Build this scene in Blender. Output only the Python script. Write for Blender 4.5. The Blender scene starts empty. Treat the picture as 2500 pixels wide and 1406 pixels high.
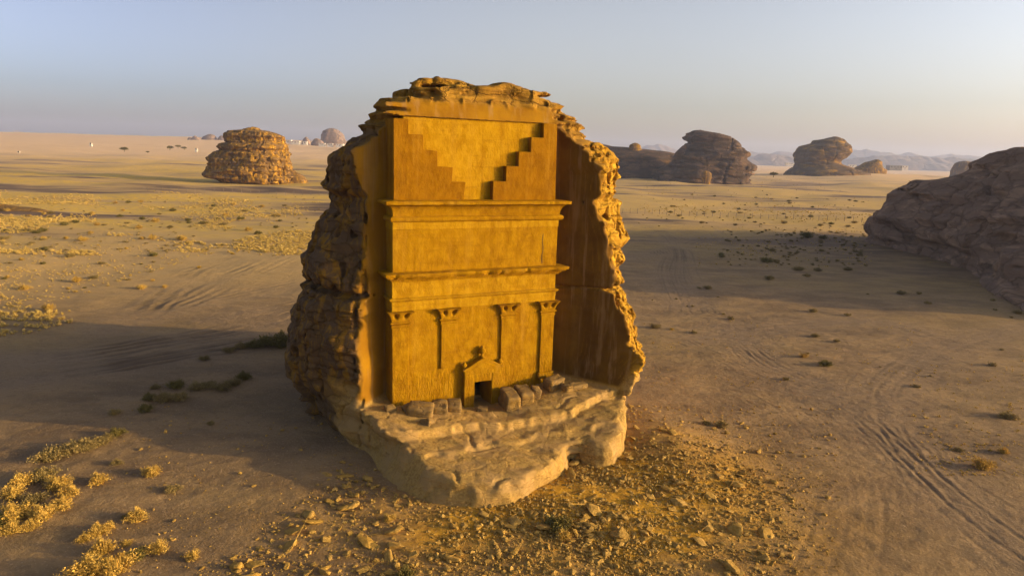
import bpy, math, random
import numpy as np
from mathutils import Matrix, Vector
random.seed(7)
RNG = np.random.default_rng(11)

# ---------------------------------------------------------------- camera, sky, sun, exposure
scene = bpy.context.scene
COL = scene.collection
CAM_H, FPX, PITCH, ROLL = 22.0, 1667.0, math.radians(11.1), math.radians(1.83)
FW = np.array([0, math.cos(PITCH), -math.sin(PITCH)])
R0 = np.array([1.0, 0, 0]); U0 = np.array([0, math.sin(PITCH), math.cos(PITCH)])
RT = math.cos(ROLL) * R0 + math.sin(ROLL) * U0
UP = -math.sin(ROLL) * R0 + math.cos(ROLL) * U0
CP = np.array([0, 0, CAM_H])
cam_data = bpy.data.cameras.new('camera')
cam = bpy.data.objects.new('camera', cam_data); COL.objects.link(cam)
cam_data.sensor_width = 36; cam_data.lens = 36 * FPX / 2500
cam_data.clip_start = 0.5; cam_data.clip_end = 60000
cam.matrix_world = Matrix(((RT[0], UP[0], -FW[0], CP[0]), (RT[1], UP[1], -FW[1], CP[1]), (RT[2], UP[2], -FW[2], CP[2]), (0, 0, 0, 1)))
scene.camera = cam

SUN_AZ, SUN_EL = math.radians(96), math.radians(10)      # azimuth clockwise from +Y
world = bpy.data.worlds.new('World'); scene.world = world; world.use_nodes = True
wn = world.node_tree.nodes; wl = world.node_tree.links; wn.clear()
sky = wn.new('ShaderNodeTexSky'); sky.sky_type = 'NISHITA'; sky.sun_disc = False
sky.sun_elevation = SUN_EL; sky.sun_rotation = SUN_AZ
sky.altitude = 700; sky.air_density = 1.0; sky.dust_density = 2.8; sky.ozone_density = 3.0
hs = wn.new('ShaderNodeHueSaturation'); hs.inputs['Saturation'].default_value = 0.55; gm = wn.new('ShaderNodeGamma'); gm.inputs[1].default_value = 1.5
bg = wn.new('ShaderNodeBackground'); bg.inputs['Strength'].default_value = 0.09
wo = wn.new('ShaderNodeOutputWorld')
wl.new(sky.outputs[0], gm.inputs[0]); wl.new(gm.outputs[0], hs.inputs['Color']); tint = wn.new('ShaderNodeMix'); tint.data_type = 'RGBA'; tint.blend_type = 'MULTIPLY'; tint.inputs[0].default_value = 1; tint.inputs[7].default_value = (1.05, .98, 1.0, 1)
wl.new(hs.outputs[0], tint.inputs[6]); # the evening glow: brighter and creamier towards the sun's side, cool lavender away from it (by compass direction and height)
tc = wn.new('ShaderNodeTexCoord'); sxyz = wn.new('ShaderNodeSeparateXYZ'); wl.new(tc.outputs['Generated'], sxyz.inputs[0])
def wr(src, a, b, c, d):
    q = wn.new('ShaderNodeMapRange'); q.interpolation_type = 'SMOOTHSTEP'; wl.new(src, q.inputs[0])
    for i, v in enumerate((a, b, c, d)): q.inputs[i + 1].default_value = v
    return q.outputs[0]
east = wr(sxyz.outputs[0], -.60, .12, 0, 1); low = wr(sxyz.outputs[2], .0, .22, 1, 0)
def wm(mode, f, a, b):
    q = wn.new('ShaderNodeMix'); q.data_type = 'RGBA'; q.blend_type = mode
    for i, v in ((0, f), (6, a), (7, b)):
        if isinstance(v, tuple): q.inputs[i].default_value = (*v, 1)
        elif isinstance(v, (int, float)): q.inputs[i].default_value = v
        else: wl.new(v, q.inputs[i])
    return q.outputs[2]
side_hi = wm('MIX', east, (.92, .93, .97), (1.60, 1.46, 1.21)); side_lo = wm('MIX', east, (1.0, .98, 1.12), (1.50, 1.20, .99))
wl.new(wm('MULTIPLY', 1.0, tint.outputs[2], wm('MIX', low, side_hi, side_lo)), bg.inputs['Color']); wl.new(bg.outputs[0], wo.inputs[0])
sl = bpy.data.lights.new('sun', 'SUN'); sun = bpy.data.objects.new('sun', sl); COL.objects.link(sun)
sl.energy = 5.0; sl.angle = math.radians(0.6); sl.color = (1.0, 0.70, 0.27)
sdir = Vector((math.sin(SUN_AZ) * math.cos(SUN_EL), math.cos(SUN_AZ) * math.cos(SUN_EL), math.sin(SUN_EL)))
sun.rotation_euler = sdir.to_track_quat('Z', 'Y').to_euler(); sun.location = (60, 20, 60)
scene.view_settings.view_transform = 'Standard'; scene.view_settings.look = 'None'
scene.view_settings.exposure = 0.36; scene.view_settings.gamma = 1.0
scene.cycles.volume_bounces = 1; scene.cycles.max_bounces = 5; scene.cycles.diffuse_bounces = 2

# ---------------------------------------------------------------- measuring helpers (real positions from the survey of the photo)
def ray(x, y): return FW + RT * (x - 1250) / FPX - UP * (y - 703) / FPX
def at(x, y, Y):
    d = ray(x, y); return CP + d * Y / d[1]
def gp(x, y, z=0.0):
    d = ray(x, y); return CP + d * (z - CAM_H) / d[2]
def proj(p):
    d = np.asarray(p, float) - CP
    w = d @ FW
    return 1250 + FPX * (d @ RT) / w, 703 - FPX * (d @ UP) / w

# ---------------------------------------------------------------- numpy noise
_T = np.random.default_rng(5).random((64, 64, 64)).astype(np.float32) * 2 - 1
def vnoise(x, y, z, s=0):
    x = np.asarray(x, np.float32) + np.float32(s * 17.31); y = np.asarray(y, np.float32) + np.float32(s * 5.77); z = np.asarray(z, np.float32) + np.float32(s * 9.13)
    xi = np.floor(x); yi = np.floor(y); zi = np.floor(z)
    fx = x - xi; fy = y - yi; fz = z - zi
    fx = fx * fx * (3 - 2 * fx); fy = fy * fy * (3 - 2 * fy); fz = fz * fz * (3 - 2 * fz)
    a = xi.astype(np.int32) & 63; b = yi.astype(np.int32) & 63; c = zi.astype(np.int32) & 63
    a1 = (a + 1) & 63; b1 = (b + 1) & 63; c1 = (c + 1) & 63
    def l(p, q, t): return p + (q - p) * t
    return l(l(l(_T[a, b, c], _T[a1, b, c], fx), l(_T[a, b1, c], _T[a1, b1, c], fx), fy),
             l(l(_T[a, b, c1], _T[a1, b, c1], fx), l(_T[a, b1, c1], _T[a1, b1, c1], fx), fy), fz)
def fbm(x, y, z, o=4, s=0, g=0.5):
    t = 0; am = 1.0; n = 0
    for i in range(o):
        t = t + am * vnoise(x, y, z, s + i * 3.7); n += am; am *= g
        x, y, z = (x * 1.6 + y * 1.2) , (y * 1.6 - x * 1.2), z * 2.03
    return t / n
def sst(a, b, x):
    t = np.clip((x - a) / (b - a), 0, 1); return t * t * (3 - 2 * t)

# ---------------------------------------------------------------- object helpers
def link(o, parent=None):
    COL.objects.link(o)
    if parent is not None: o.parent = parent
    return o
def tag(o, label=None, cat=None, group=None, kind=None):
    if label: o['label'] = label
    if cat: o['category'] = cat
    if group: o['group'] = group
    if kind: o['kind'] = kind
    return o
def empty(name, loc=(0, 0, 0), rz=0):
    o = bpy.data.objects.new(name, None); o.location = loc; o.rotation_euler[2] = rz; o.empty_display_size = .3
    return link(o)
def npmesh(name, V, F, smooth=True, attrs=None):
    V = np.asarray(V, np.float32); F = np.asarray(F, np.int32)
    me = bpy.data.meshes.new(name); k = F.shape[1]
    me.vertices.add(len(V)); me.vertices.foreach_set('co', V.ravel())
    me.loops.add(F.size); me.loops.foreach_set('vertex_index', F.ravel())
    me.polygons.add(len(F)); me.polygons.foreach_set('loop_start', np.arange(0, F.size, k, dtype=np.int32))
    me.update(calc_edges=True)
    me.polygons.foreach_set('use_smooth', np.full(len(F), smooth, bool))
    for n, a in (attrs or {}).items():
        at_ = me.attributes.new(n, 'FLOAT_VECTOR' if a.ndim == 2 else 'FLOAT', 'POINT')
        at_.data.foreach_set('vector' if a.ndim == 2 else 'value', a.astype(np.float32).ravel())
    me.validate(); return me
def obj(name, me, mat, parent=None):
    o = bpy.data.objects.new(name, me)
    if mat and not me.materials: me.materials.append(mat)
    return link(o, parent)

# ---------------------------------------------------------------- materials
class NT:
    def __init__(s, name):
        s.m = bpy.data.materials.new(name); s.m.use_nodes = True; s.t = s.m.node_tree; s.n = s.t.nodes
        s.b = s.n['Principled BSDF']; s.b.inputs['Roughness'].default_value = .93
        s.b.inputs['Specular IOR Level'].default_value = .15
    def new(s, k, **kw):
        q = s.n.new('ShaderNode' + k)
        for a, v in kw.items(): setattr(q, a, v)
        return q
    def L(s, a, b): s.t.links.new(a, b)
    def coords(s, sc=(1, 1, 1), obj=True):
        c = s.new('TexCoord'); m = s.new('Mapping'); m.inputs['Scale'].default_value = sc
        s.L(c.outputs['Object'], m.inputs[0]); return m.outputs[0]
    def noise(s, sc, scale, det=4, rough=.55, dist=0.0):
        q = s.new('TexNoise'); s.L(s.coords(sc), q.inputs['Vector']); q.inputs['Scale'].default_value = scale
        q.inputs['Detail'].default_value = det; q.inputs['Roughness'].default_value = rough; q.inputs['Distortion'].default_value = dist
        return q.outputs['Fac']
    def rng(s, v, a, b, c=0.0, d=1.0):
        q = s.new('MapRange'); q.interpolation_type = 'SMOOTHSTEP'; s.L(v, q.inputs[0])
        for i, x in enumerate((a, b, c, d)): q.inputs[i + 1].default_value = x
        return q.outputs[0]
    def mix(s, f, a, b, mode='MIX'):
        q = s.new('Mix', data_type='RGBA', blend_type=mode)
        for i, v in ((0, f), (6, a), (7, b)):
            if isinstance(v, (int, float)): q.inputs[i].default_value = v
            elif isinstance(v, tuple): q.inputs[i].default_value = (*v, 1)
            else: s.L(v, q.inputs[i])
        return q.outputs[2]
    def math(s, op, a, b=0.0):
        q = s.new('Math', operation=op)
        for i, v in ((0, a), (1, b)):
            if isinstance(v, (int, float)): q.inputs[i].default_value = v
            else: s.L(v, q.inputs[i])
        return q.outputs[0]
    def attr(s, name):
        q = s.new('Attribute'); q.attribute_name = name; return q
    def bump(s, h, dist, strength=1.0, prev=None):
        q = s.new('Bump'); q.inputs['Strength'].default_value = strength; q.inputs['Distance'].default_value = dist
        s.L(h, q.inputs['Height'])
        if prev is not None: s.L(prev, q.inputs['Normal'])
        return q.outputs[0]
    def out(s, col, nrm=None):
        s.L(col, s.b.inputs['Base Color'])
        if nrm is not None: s.L(nrm, s.b.inputs['Normal'])
        return s.m

OCHRE = (.27, .138, .0015); OCHRE_D = (.205, .096, .0015); OCHRE_L = (.35, .190, .004)
def mat_carved(name='carved_sandstone', OCHRE=OCHRE, OCHRE_D=OCHRE_D, OCHRE_L=OCHRE_L):
    t = NT(name); t.b.inputs['Specular IOR Level'].default_value = .03; t.b.inputs['Roughness'].default_value = 1.0
    a = t.noise((.22, .22, 2.6), 1.0, 6, .65, .5)
    b = t.noise((1, 1, .8), .45, 5, .62)
    c = t.noise((1.1, 1.1, .10), .9, 4, .6)
    e = t.noise((1, 1, .6), 1.7, 6, .7)
    col = t.mix(t.rng(b, .36, .64), OCHRE_D, OCHRE)
    col = t.mix(t.math('MULTIPLY', t.rng(e, .40, .64), .75), col, OCHRE_L)
    col = t.mix(t.math('MULTIPLY', t.rng(a, .50, .70), .42), col, (.20, .092, .004))
    col = t.mix(t.math('MULTIPLY', t.rng(c, .50, .72), .45), col, (.36, .205, .025))
    col = t.mix(t.math('MULTIPLY', t.rng(c, .46, .30), .40), col, (.18, .08, .004))
    d = t.noise((1, 1, 1), 9, 5, .65)
    col = t.mix(t.math('MULTIPLY', t.rng(d, .35, .7), .2), col, OCHRE_L)
    g = t.new('NewGeometry'); sx = t.new('SeparateXYZ'); t.L(g.outputs['Position'], sx.inputs[0])
    chis = t.noise((3.2, 3.2, .9), 1.7, 3, .7, .6)
    low = t.rng(t.math('ADD', sx.outputs[2], t.math('MULTIPLY', b, 3.0)), 6.4, 7.6, 1.0, 0.0)
    n = t.bump(a, .035, .5); n = t.bump(e, .12, .8, n); n = t.bump(d, .03, .7, n)
    n = t.bump(t.math('MULTIPLY', chis, low), .14, .9, n)
    return t.out(col, n)
def mat_rock(name, base, dark, light, varn_shade, zone=False, bump=1.0, scale=1.0, run=True):
    """weathered sandstone; with zone=True the 'zone' attribute gives carved / platform / varnish and painted shade areas"""
    t = NT(name); s = scale
    st = t.noise((.22, .22, 2.4), 1.0 * s, 6, .62, .4)
    bl = t.noise((1, 1, .7), .5 * s, 5, .6)
    fi = t.noise((1, 1, 1), 5 * s, 6, .68)
    col = t.mix(t.rng(st, .34, .68), dark, light)
    col = t.mix(t.rng(bl, .4, .62), col, base)
    vn = t.noise((1.1, 1.1, .34) if run else (.35, .35, 1.2), .8 * s, 6, .66, .5)
    vo = t.new('TexVoronoi', feature='DISTANCE_TO_EDGE'); vo.inputs['Scale'].default_value = .42 * s
    va = t.new('VectorMath', operation='ADD'); vs_ = t.new('TexNoise'); t.L(t.coords((1, 1, 1.6)), vs_.inputs['Vector']); vs_.inputs['Scale'].default_value = 1.3 * s; vs_.inputs['Detail'].default_value = 4
    vm = t.new('VectorMath', operation='SCALE'); vm.inputs['Scale'].default_value = 1.5 / s; t.L(vs_.outputs['Color'], vm.inputs[0])
    t.L(t.coords((1, 1, 2.2)), va.inputs[0]); t.L(vm.outputs[0], va.inputs[1]); t.L(va.outputs[0], vo.inputs['Vector'])
    crk = t.rng(vo.outputs['Distance'], .0, .07, 1.0, 0.0)
    vf = t.rng(vn, .40, .52)
    if zone:
        z = t.new('SeparateXYZ'); t.L(t.attr('zone').outputs['Vector'], z.inputs[0])
        carved, plat, vz = z.outputs
        vf = t.math('MULTIPLY', vf, vz)
        crk = t.math('MULTIPLY', crk, t.math('SUBTRACT', 1.0, t.math('MAXIMUM', carved, t.math('MULTIPLY', plat, .82))))
    col = t.mix(t.math('MULTIPLY', vf, .8), col, varn_shade)
    if zone:
        cst = t.mix(t.rng(bl, .36, .68), OCHRE_D, OCHRE)
        cst = t.mix(t.math('MULTIPLY', vz, .85), cst, t.mix(t.rng(bl, .35, .65), (.075, .034, .003), (.125, .062, .005)))  # right recess wall: shade painted in as darker brown
        run = t.noise((1.3, 1.3, .06), 1.1, 4, .6)
        cst = t.mix(t.math('MULTIPLY', t.rng(run, .5, .66), .5), cst, (.27, .165, .065))
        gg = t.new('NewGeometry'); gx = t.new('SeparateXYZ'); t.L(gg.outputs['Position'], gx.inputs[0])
        sun_tint = t.math('MAXIMUM', t.rng(gx.outputs[0], 4.5, 7.5), t.math('MULTIPLY', t.rng(gx.outputs[2], 22.5, 24.8), .35))  # sunlight on the right rim and crown, painted as brighter ochre
        col = t.mix(t.math('MULTIPLY', sun_tint, .85), col, t.mix(t.rng(st, .36, .66), (.30, .155, .008), (.50, .29, .02)))
        col = t.mix(carved, col, cst)
        pl = t.mix(t.rng(fi, .35, .7), (.28, .17, .045), (.47, .305, .085))
        pl = t.mix(t.rng(bl, .42, .62), pl, (.35, .225, .08))
        col = t.mix(plat, col, pl)
    col = t.mix(t.math('MULTIPLY', t.rng(fi, .52, .78), .35), col, dark)
    col = t.mix(t.math('MULTIPLY', crk, .45), col, tuple(v * .55 for v in dark))
    n = t.bump(t.math('SUBTRACT', 1.0, crk), .12 / s * bump, .8)
    n = t.bump(st, .34 / s * bump, .7, n); n = t.bump(fi, .10 / s * bump, .7, n)
    if zone:
        n2 = t.bump(fi, .03, .5)
        q = t.new('Mix', data_type='VECTOR'); t.L(carved, q.inputs[0]); t.L(n, q.inputs[4]); t.L(n2, q.inputs[5]); n = q.outputs[1]
    return t.out(col, n)
M_CARVED = mat_carved()
M_CARVED_PALE = mat_carved('carved_sandstone_pale', (.33, .18, .003), (.26, .132, .002), (.42, .245, .009))
M_CARVED_RUST = mat_carved('carved_sandstone_rust', (.215, .095, .0015), (.165, .069, .0015), (.265, .128, .003))
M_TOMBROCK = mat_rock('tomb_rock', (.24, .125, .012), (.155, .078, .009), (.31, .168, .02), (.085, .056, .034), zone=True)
M_ROCK = mat_rock('desert_rock', (.28, .165, .05), (.17, .10, .04), (.36, .22, .07), (.10, .07, .05), scale=.35)
M_ROCKO = mat_rock('ochre_rock', (.40, .215, .018), (.24, .125, .014), (.50, .285, .03), (.12, .075, .035), scale=.4)
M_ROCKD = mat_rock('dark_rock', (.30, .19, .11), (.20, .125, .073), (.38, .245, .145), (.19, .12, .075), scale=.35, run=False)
M_ROCKM = mat_rock('brown_gold_rock', (.24, .13, .03), (.14, .08, .03), (.40, .22, .02), (.08, .055, .035), scale=.15, run=False)
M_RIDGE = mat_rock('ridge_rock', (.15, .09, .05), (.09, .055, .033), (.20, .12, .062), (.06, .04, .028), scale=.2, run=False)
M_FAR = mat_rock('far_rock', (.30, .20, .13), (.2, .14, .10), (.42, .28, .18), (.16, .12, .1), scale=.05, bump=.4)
def mat_stone():
    t = NT('rubble_stone')
    r = t.new('ObjectInfo')
    a = t.noise((1, 1, 1), 3, 5, .65); b = t.noise((.6, .6, 3), 2, 4, .6)
    col = t.mix(t.rng(a, .35, .65), (.26, .16, .035), (.42, .27, .075))
    col = t.mix(t.math('MULTIPLY', r.outputs['Random'], .6), col, (.34, .20, .03))
    return t.out(col, t.bump(b, .05, .6, t.bump(a, .05, .7)))
M_STONE = mat_stone()
def mat_plain(name, c1, c2, sc=3.0, b=.02):
    t = NT(name); a = t.noise((1, 1, 1), sc, 4, .6)
    return t.out(t.mix(t.rng(a, .35, .65), c1, c2), t.bump(a, b, .5))
def mat_plant(name, c1, c2):
    t = NT(name); r = t.new('ObjectInfo'); a = t.noise((1, 1, 1), 8, 3)
    f = t.math('ADD', t.math('MULTIPLY', r.outputs['Random'], .3), t.math('MULTIPLY', t.rng(a, .38, .62), .7))
    t.b.inputs['Roughness'].default_value = .8
    return t.out(t.mix(f, c1, c2))
M_SCRUB = mat_plant('scrub_leaf', (.16, .12, .04), (.34, .25, .09))
M_DRY = mat_plant('dry_scrub', (.36, .225, .04), (.66, .44, .10))
M_GREEN = mat_plant('green_scrub', (.12, .10, .025), (.20, .16, .04))
M_GRASS = mat_plant('dry_grass', (.50, .35, .10), (.66, .47, .13))
M_TWIG = mat_plain('twig', (.16, .11, .06), (.25, .17, .09))
M_WHITE = mat_plain('white_wall', (.55, .52, .47), (.66, .62, .56), 1.0)
M_GREYW = mat_plain('grey_wall', (.22, .22, .22), (.30, .29, .27), 1.0)
M_DARK = mat_plain('dark_opening', (.04, .035, .03), (.05, .045, .04), 1.0)
M_METAL = mat_plain('fence_metal', (.16, .13, .11), (.22, .18, .15), 1.0)

# ---------------------------------------------------------------- terrain height
TRACKS_PX = [
 ([(1565, 893), (1750, 935), (1900, 1012), (1990, 1110), (2030, 1220), (2010, 1330), (1955, 1420)], .3),
 ([(1600, 870), (1800, 905), (1960, 985), (2060, 1080), (2110, 1180), (2120, 1300), (2080, 1420)], .2),
 ([(2290, 850), (2240, 885), (2172, 950), (2165, 1010), (2190, 1070), (2262, 1155), (2380, 1255), (2540, 1372)], .7),
 ([(1960, 940), (2080, 1000), (2180, 1078), (2300, 1190), (2420, 1290), (2540, 1392)], .65),
 ([(1700, 830), (1900, 800), (2120, 787), (2235, 812), (2290, 852)], .7),
 ([(2210, 890), (2290, 862), (2400, 825), (2560, 796)], .6),
 ([(2210, 1010), (2215, 1090), (2205, 1180), (2190, 1300)], .22),
 ([(2130, 1050), (2150, 1130), (2160, 1240), (2150, 1330)], .15),
 ([(-60, 892), (300, 850), (600, 800), (730, 768)], 1.0),
 ([(-60, 952), (250, 900), (480, 860), (660, 826)], 1.0),
 ([(250, 800), (340, 765), (430, 690), (520, 645), (720, 572)], 1.3),
 ([(300, 790), (400, 745), (520, 690), (640, 640), (740, 600)], 1.0),
 ([(540, 782), (620, 762), (740, 742)], .8),
 ([(400, 760), (560, 722), (740, 690)], .5),
 ([(1540, 535), (1600, 560), (1655, 610), (1660, 680), (1700, 760)], .9),
 ([(1540, 632), (1640, 612), (1740, 572), (1800, 548)], .9),
 ([(1560, 545), (1640, 590), (1625, 660), (1655, 745)], .7),
 ([(1780, 800), (1850, 870), (1980, 935), (2100, 960)], .5),
 ([(1560, 780), (1680, 840), (1800, 900), (1900, 1000)], .4),
]
def spline(P, n=14):
    P = np.asarray(P, float); P = np.vstack([2 * P[0] - P[1], P, 2 * P[-1] - P[-2]]); out = []
    for i in range(1, len(P) - 2):
        t = np.linspace(0, 1, n, endpoint=False)[:, None]
        a, b, c, d = P[i - 1:i + 3]
        out.append(.5 * (2 * b + (c - a) * t + (2 * a - 5 * b + 4 * c - d) * t ** 2 + (3 * b - a - 3 * c + d) * t ** 3))
    return np.vstack(out + [P[-2][None]])
def seg_dist(px, py, L):
    """unsigned distance to a polyline and run length along it"""
    D = np.full(px.shape, 1e9); S = np.zeros(px.shape); run = 0.0
    for (x0, y0), (x1, y1) in zip(L[:-1], L[1:]):
        dx, dy = x1 - x0, y1 - y0; l2 = dx * dx + dy * dy + 1e-9
        t = np.clip(((px - x0) * dx + (py - y0) * dy) / l2, 0, 1)
        d = np.hypot(px - x0 - t * dx, py - y0 - t * dy); m = d < D
        D[m] = d[m]; S[m] = (run + t * math.sqrt(l2))[m]; run += math.sqrt(l2)
    return D, S
TRK = [(spline([gp(x, y)[:2] for x, y in P]), w) for P, w in TRACKS_PX]
_r = np.random.default_rng(77)
for L, w in list(TRK):                      # older, fainter passes beside the main ones
    for k in range(4 if w > .6 else (3 if w > .32 else 0)):
        o = _r.uniform(-3.5, 3.5, 2); s_ = np.linspace(0, 1, len(L))[:, None]; d = np.gradient(L, axis=0); nrm = np.column_stack([-d[:, 1], d[:, 0]]) / np.maximum(np.linalg.norm(d, axis=1, keepdims=True), 1e-6)
        TRK.append((L + nrm * (o[0] * (1 - s_) + o[1] * s_ + .8 * np.sin(s_ * _r.uniform(3, 8) + k)), min(w, .9) * _r.uniform(.3, .65)))

def hgt(x, y):
    x = np.asarray(x, float); y = np.asarray(y, float); r = np.hypot(x, y)
    h = .35 * fbm(x / 14, y / 14, x * 0, 3, 1) * sst(20, 70, r)
    h += .9 * fbm(x / 60, y / 38, x * 0, 3, 2) * sst(60, 200, r)
    far = sst(180, 500, r)
    h += 3.2 * far * fbm(x / 240, y / 75, x * 0, 4, 3)
    h += 8 * sst(600, 1600, r) * (fbm(x / 900, y / 500, x * 0, 3, 4) )
    # plain on the left climbs gently towards the horizon
    h += sst(450, 2600, y) * sst(.10, -.16, x / (np.abs(y) + 50)) * 44
    h += 3.0 * sst(170, 420, r) * fbm(x / 55, y / 34, x * 0, 3, 12)
    h += 11 * np.exp(-((y - 980) / 280) ** 2) * np.exp(-((x / (np.abs(y) + 60) - .5) / .17) ** 2)
    # rubble apron around the front right of the rock
    dx, dy = x - 8, y - 44; q = np.exp(-((dx / 9) ** 2 + (dy / 7.5) ** 2))
    h += .5 * q + .75 * np.exp(-(((x - 12.5) / 3.6) ** 2 + ((y - 49) / 5.5) ** 2))
    q2 = np.exp(-(((x + 3) / 12) ** 2 + ((y - 40) / 5) ** 2)); h += .25 * q2
    h += (.10 * fbm(x / 1.1, y / 1.1, x * 0, 3, 7)) * np.clip(q * 1.6 + q2, 0, 1)
    # low bench at the far left, drifts under the near shrubs
    h += .35 * np.exp(-(((x + 33) / 9) ** 2 + ((y - 42) / 7) ** 2)) * (1 + .6 * fbm(x / 2, y / 2, x * 0, 2, 9))
    return h
def G(x, y):
    p = gp(x, y)
    for _ in range(6): p = gp(x, y, float(hgt(p[0], p[1])))
    return p

def build_ground():
    def grow(a, b, s0, k):
        out = [a]; s = s0
        while out[-1] < b: s *= k; out.append(out[-1] + s)
        return out
    ys = list(np.arange(28, 88, .16)); ys += grow(88, 26000, .2, 1.016)[1:]
    ys = [-400, -200, -100, -50, -20, 0, 10, 18, 23, 26] + ys
    xr = list(np.arange(0, 36, .15)); xr += grow(36, 24000, .17, 1.023)[1:]
    xs = np.array([-v for v in xr[:0:-1]] + xr); ys = np.array(ys)
    X, Y = np.meshgrid(xs, ys); h = hgt(X, Y)
    r = np.hypot(X, Y)
    near = r < 320
    xn, yn = X[near], Y[near]; dz = np.zeros(xn.shape); tr = np.zeros(xn.shape)
    for L, w in TRK:
        lo = L.min(0) - 3; hi = L.max(0) + 3
        b = (xn > lo[0]) & (xn < hi[0]) & (yn > lo[1]) & (yn < hi[1])
        if not b.any(): continue
        D, S = seg_dist(xn[b], yn[b], L); wob = .12 * vnoise(S * .25, S * 0, S * 0, 3)
        for off in (.85,):
            e = np.abs(D + wob - off)
            sg = .34 if L[len(L) // 2][0] < -15 else .17
            rut = np.exp(-(e / sg) ** 2); lip = np.exp(-((e - 1.7 * sg) / (.7 * sg)) ** 2)
            k = w * (1.9 if L[len(L) // 2][0] < -15 else 1.0) * np.clip(.45 + .9 * vnoise(S * .12, S * 0, S * 0, 8) + .3 * vnoise(S * .9, S * 0, S * 0, 8), 0, 1.2)
            dz[b] += k * (-.045 * rut + .035 * lip)
            tr[b] = np.maximum(tr[b], k * rut)
    h[near] += dz + .05 * fbm(xn / .8, yn / .6, xn * 0, 3, 21) + .10 * fbm(xn / 3.4, yn / 1.6, xn * 0, 3, 25)
    track = np.zeros(X.shape); track[near] = np.clip(tr, 0, 1)
    # wide smooth road bands (driven sand, greyer)
    road = np.zeros(X.shape); rd = np.zeros(xn.shape)
    for L, w in TRK:
        if w < .5: continue
        D, S = seg_dist(xn, yn, L[::3]); rd = np.maximum(rd, np.exp(-(D / 3.4) ** 2))
    road[near] = rd
    och = 1.15 * np.exp(-(((X - 8.5) / 9.5) ** 2 + ((Y - 42.5) / 9) ** 2)) + .6 * np.exp(-(((X + 1) / 10) ** 2 + ((Y - 37) / 4.5) ** 2))
    och = np.clip(och * (1 + .9 * fbm(X / 3, Y / 3, X * 0, 4, 31)), 0, 1)
    n, m = X.shape; idx = np.arange(n * m, dtype=np.int32).reshape(n, m)
    F = np.stack([idx[:-1, :-1], idx[:-1, 1:], idx[1:, 1:], idx[1:, :-1]], -1).reshape(-1, 4)
    V = np.stack([X, Y, h], -1).reshape(-1, 3)
    z = np.stack([track, road, och], -1).reshape(-1, 3)
    me = npmesh('ground', V, F, True, {'zone': z})
    t = NT('desert_ground')
    zz = t.new('SeparateXYZ'); t.L(t.attr('zone').outputs['Vector'], zz.inputs[0]); tk, rdv, oc = zz.outputs
    big = t.noise((.5, 1, 1), .035, 5, .6); mid = t.noise((.6, 1, 1), .22, 5, .62); fi = t.noise((1, 1, 1), 1.6, 6, .7); gr = t.noise((1, 1, 1), 7, 4, .7)
    col = t.mix(t.rng(mid, .36, .64), (.185, .122, .062), (.285, .19, .09))
    col = t.mix(t.math('MULTIPLY', t.rng(big, .45, .62), .6), col, (.295, .20, .075))
    col = t.mix(t.math('MULTIPLY', rdv, .75), col, (.245, .17, .098))
    col = t.mix(t.math('MULTIPLY', t.rng(fi, .5, .68), .55), col, (.17, .105, .05))
    col = t.mix(t.math('MULTIPLY', t.rng(gr, .54, .70), .45), col, (.52, .38, .23))
    col = t.mix(t.math('MULTIPLY', oc, .9), col, t.mix(t.rng(fi, .38, .62), (.34, .175, .014), (.62, .33, .022)))
    col = t.mix(t.math('MULTIPLY', tk, .95), col, (.13, .088, .05))
    # dry grass cover and dark bands painted in for terrain shade on the outer plain
    g = t.new('NewGeometry'); sx = t.new('SeparateXYZ'); t.L(g.outputs['Position'], sx.inputs[0])
    dist = t.math('SQRT', t.math('ADD', t.math('POWER', sx.outputs[0], 2.0), t.math('POWER', sx.outputs[1], 2.0)))
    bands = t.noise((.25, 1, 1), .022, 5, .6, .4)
    col = t.mix(t.math('MULTIPLY', t.math('MULTIPLY', t.rng(dist, 80, 150), t.math('MAXIMUM', t.rng(sx.outputs[0], -5, -45), t.rng(dist, 190, 270))), .75), col, (.56, .375, .14))
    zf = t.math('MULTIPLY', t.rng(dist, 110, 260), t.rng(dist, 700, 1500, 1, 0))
    leftm = t.rng(sx.outputs[0], -10, -70)
    col = t.mix(t.math('MULTIPLY', t.math('MULTIPLY', t.math('MULTIPLY', zf, t.rng(t.noise((.6, 1, 1), .5, 5, .75), .36, .58)), t.rng(bands, .45, .56)), t.math('ADD', t.math('MULTIPLY', leftm, .5), .4)), col, (.66, .43, .05))
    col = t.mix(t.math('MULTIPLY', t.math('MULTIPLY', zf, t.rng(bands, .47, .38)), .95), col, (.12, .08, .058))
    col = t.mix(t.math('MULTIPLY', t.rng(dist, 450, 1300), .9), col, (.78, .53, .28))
    nn = t.bump(mid, .5, .6); nn = t.bump(fi, .16, .9, nn); nn = t.bump(gr, .05, .9, nn)
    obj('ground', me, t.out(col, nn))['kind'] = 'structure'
build_ground()

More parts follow.
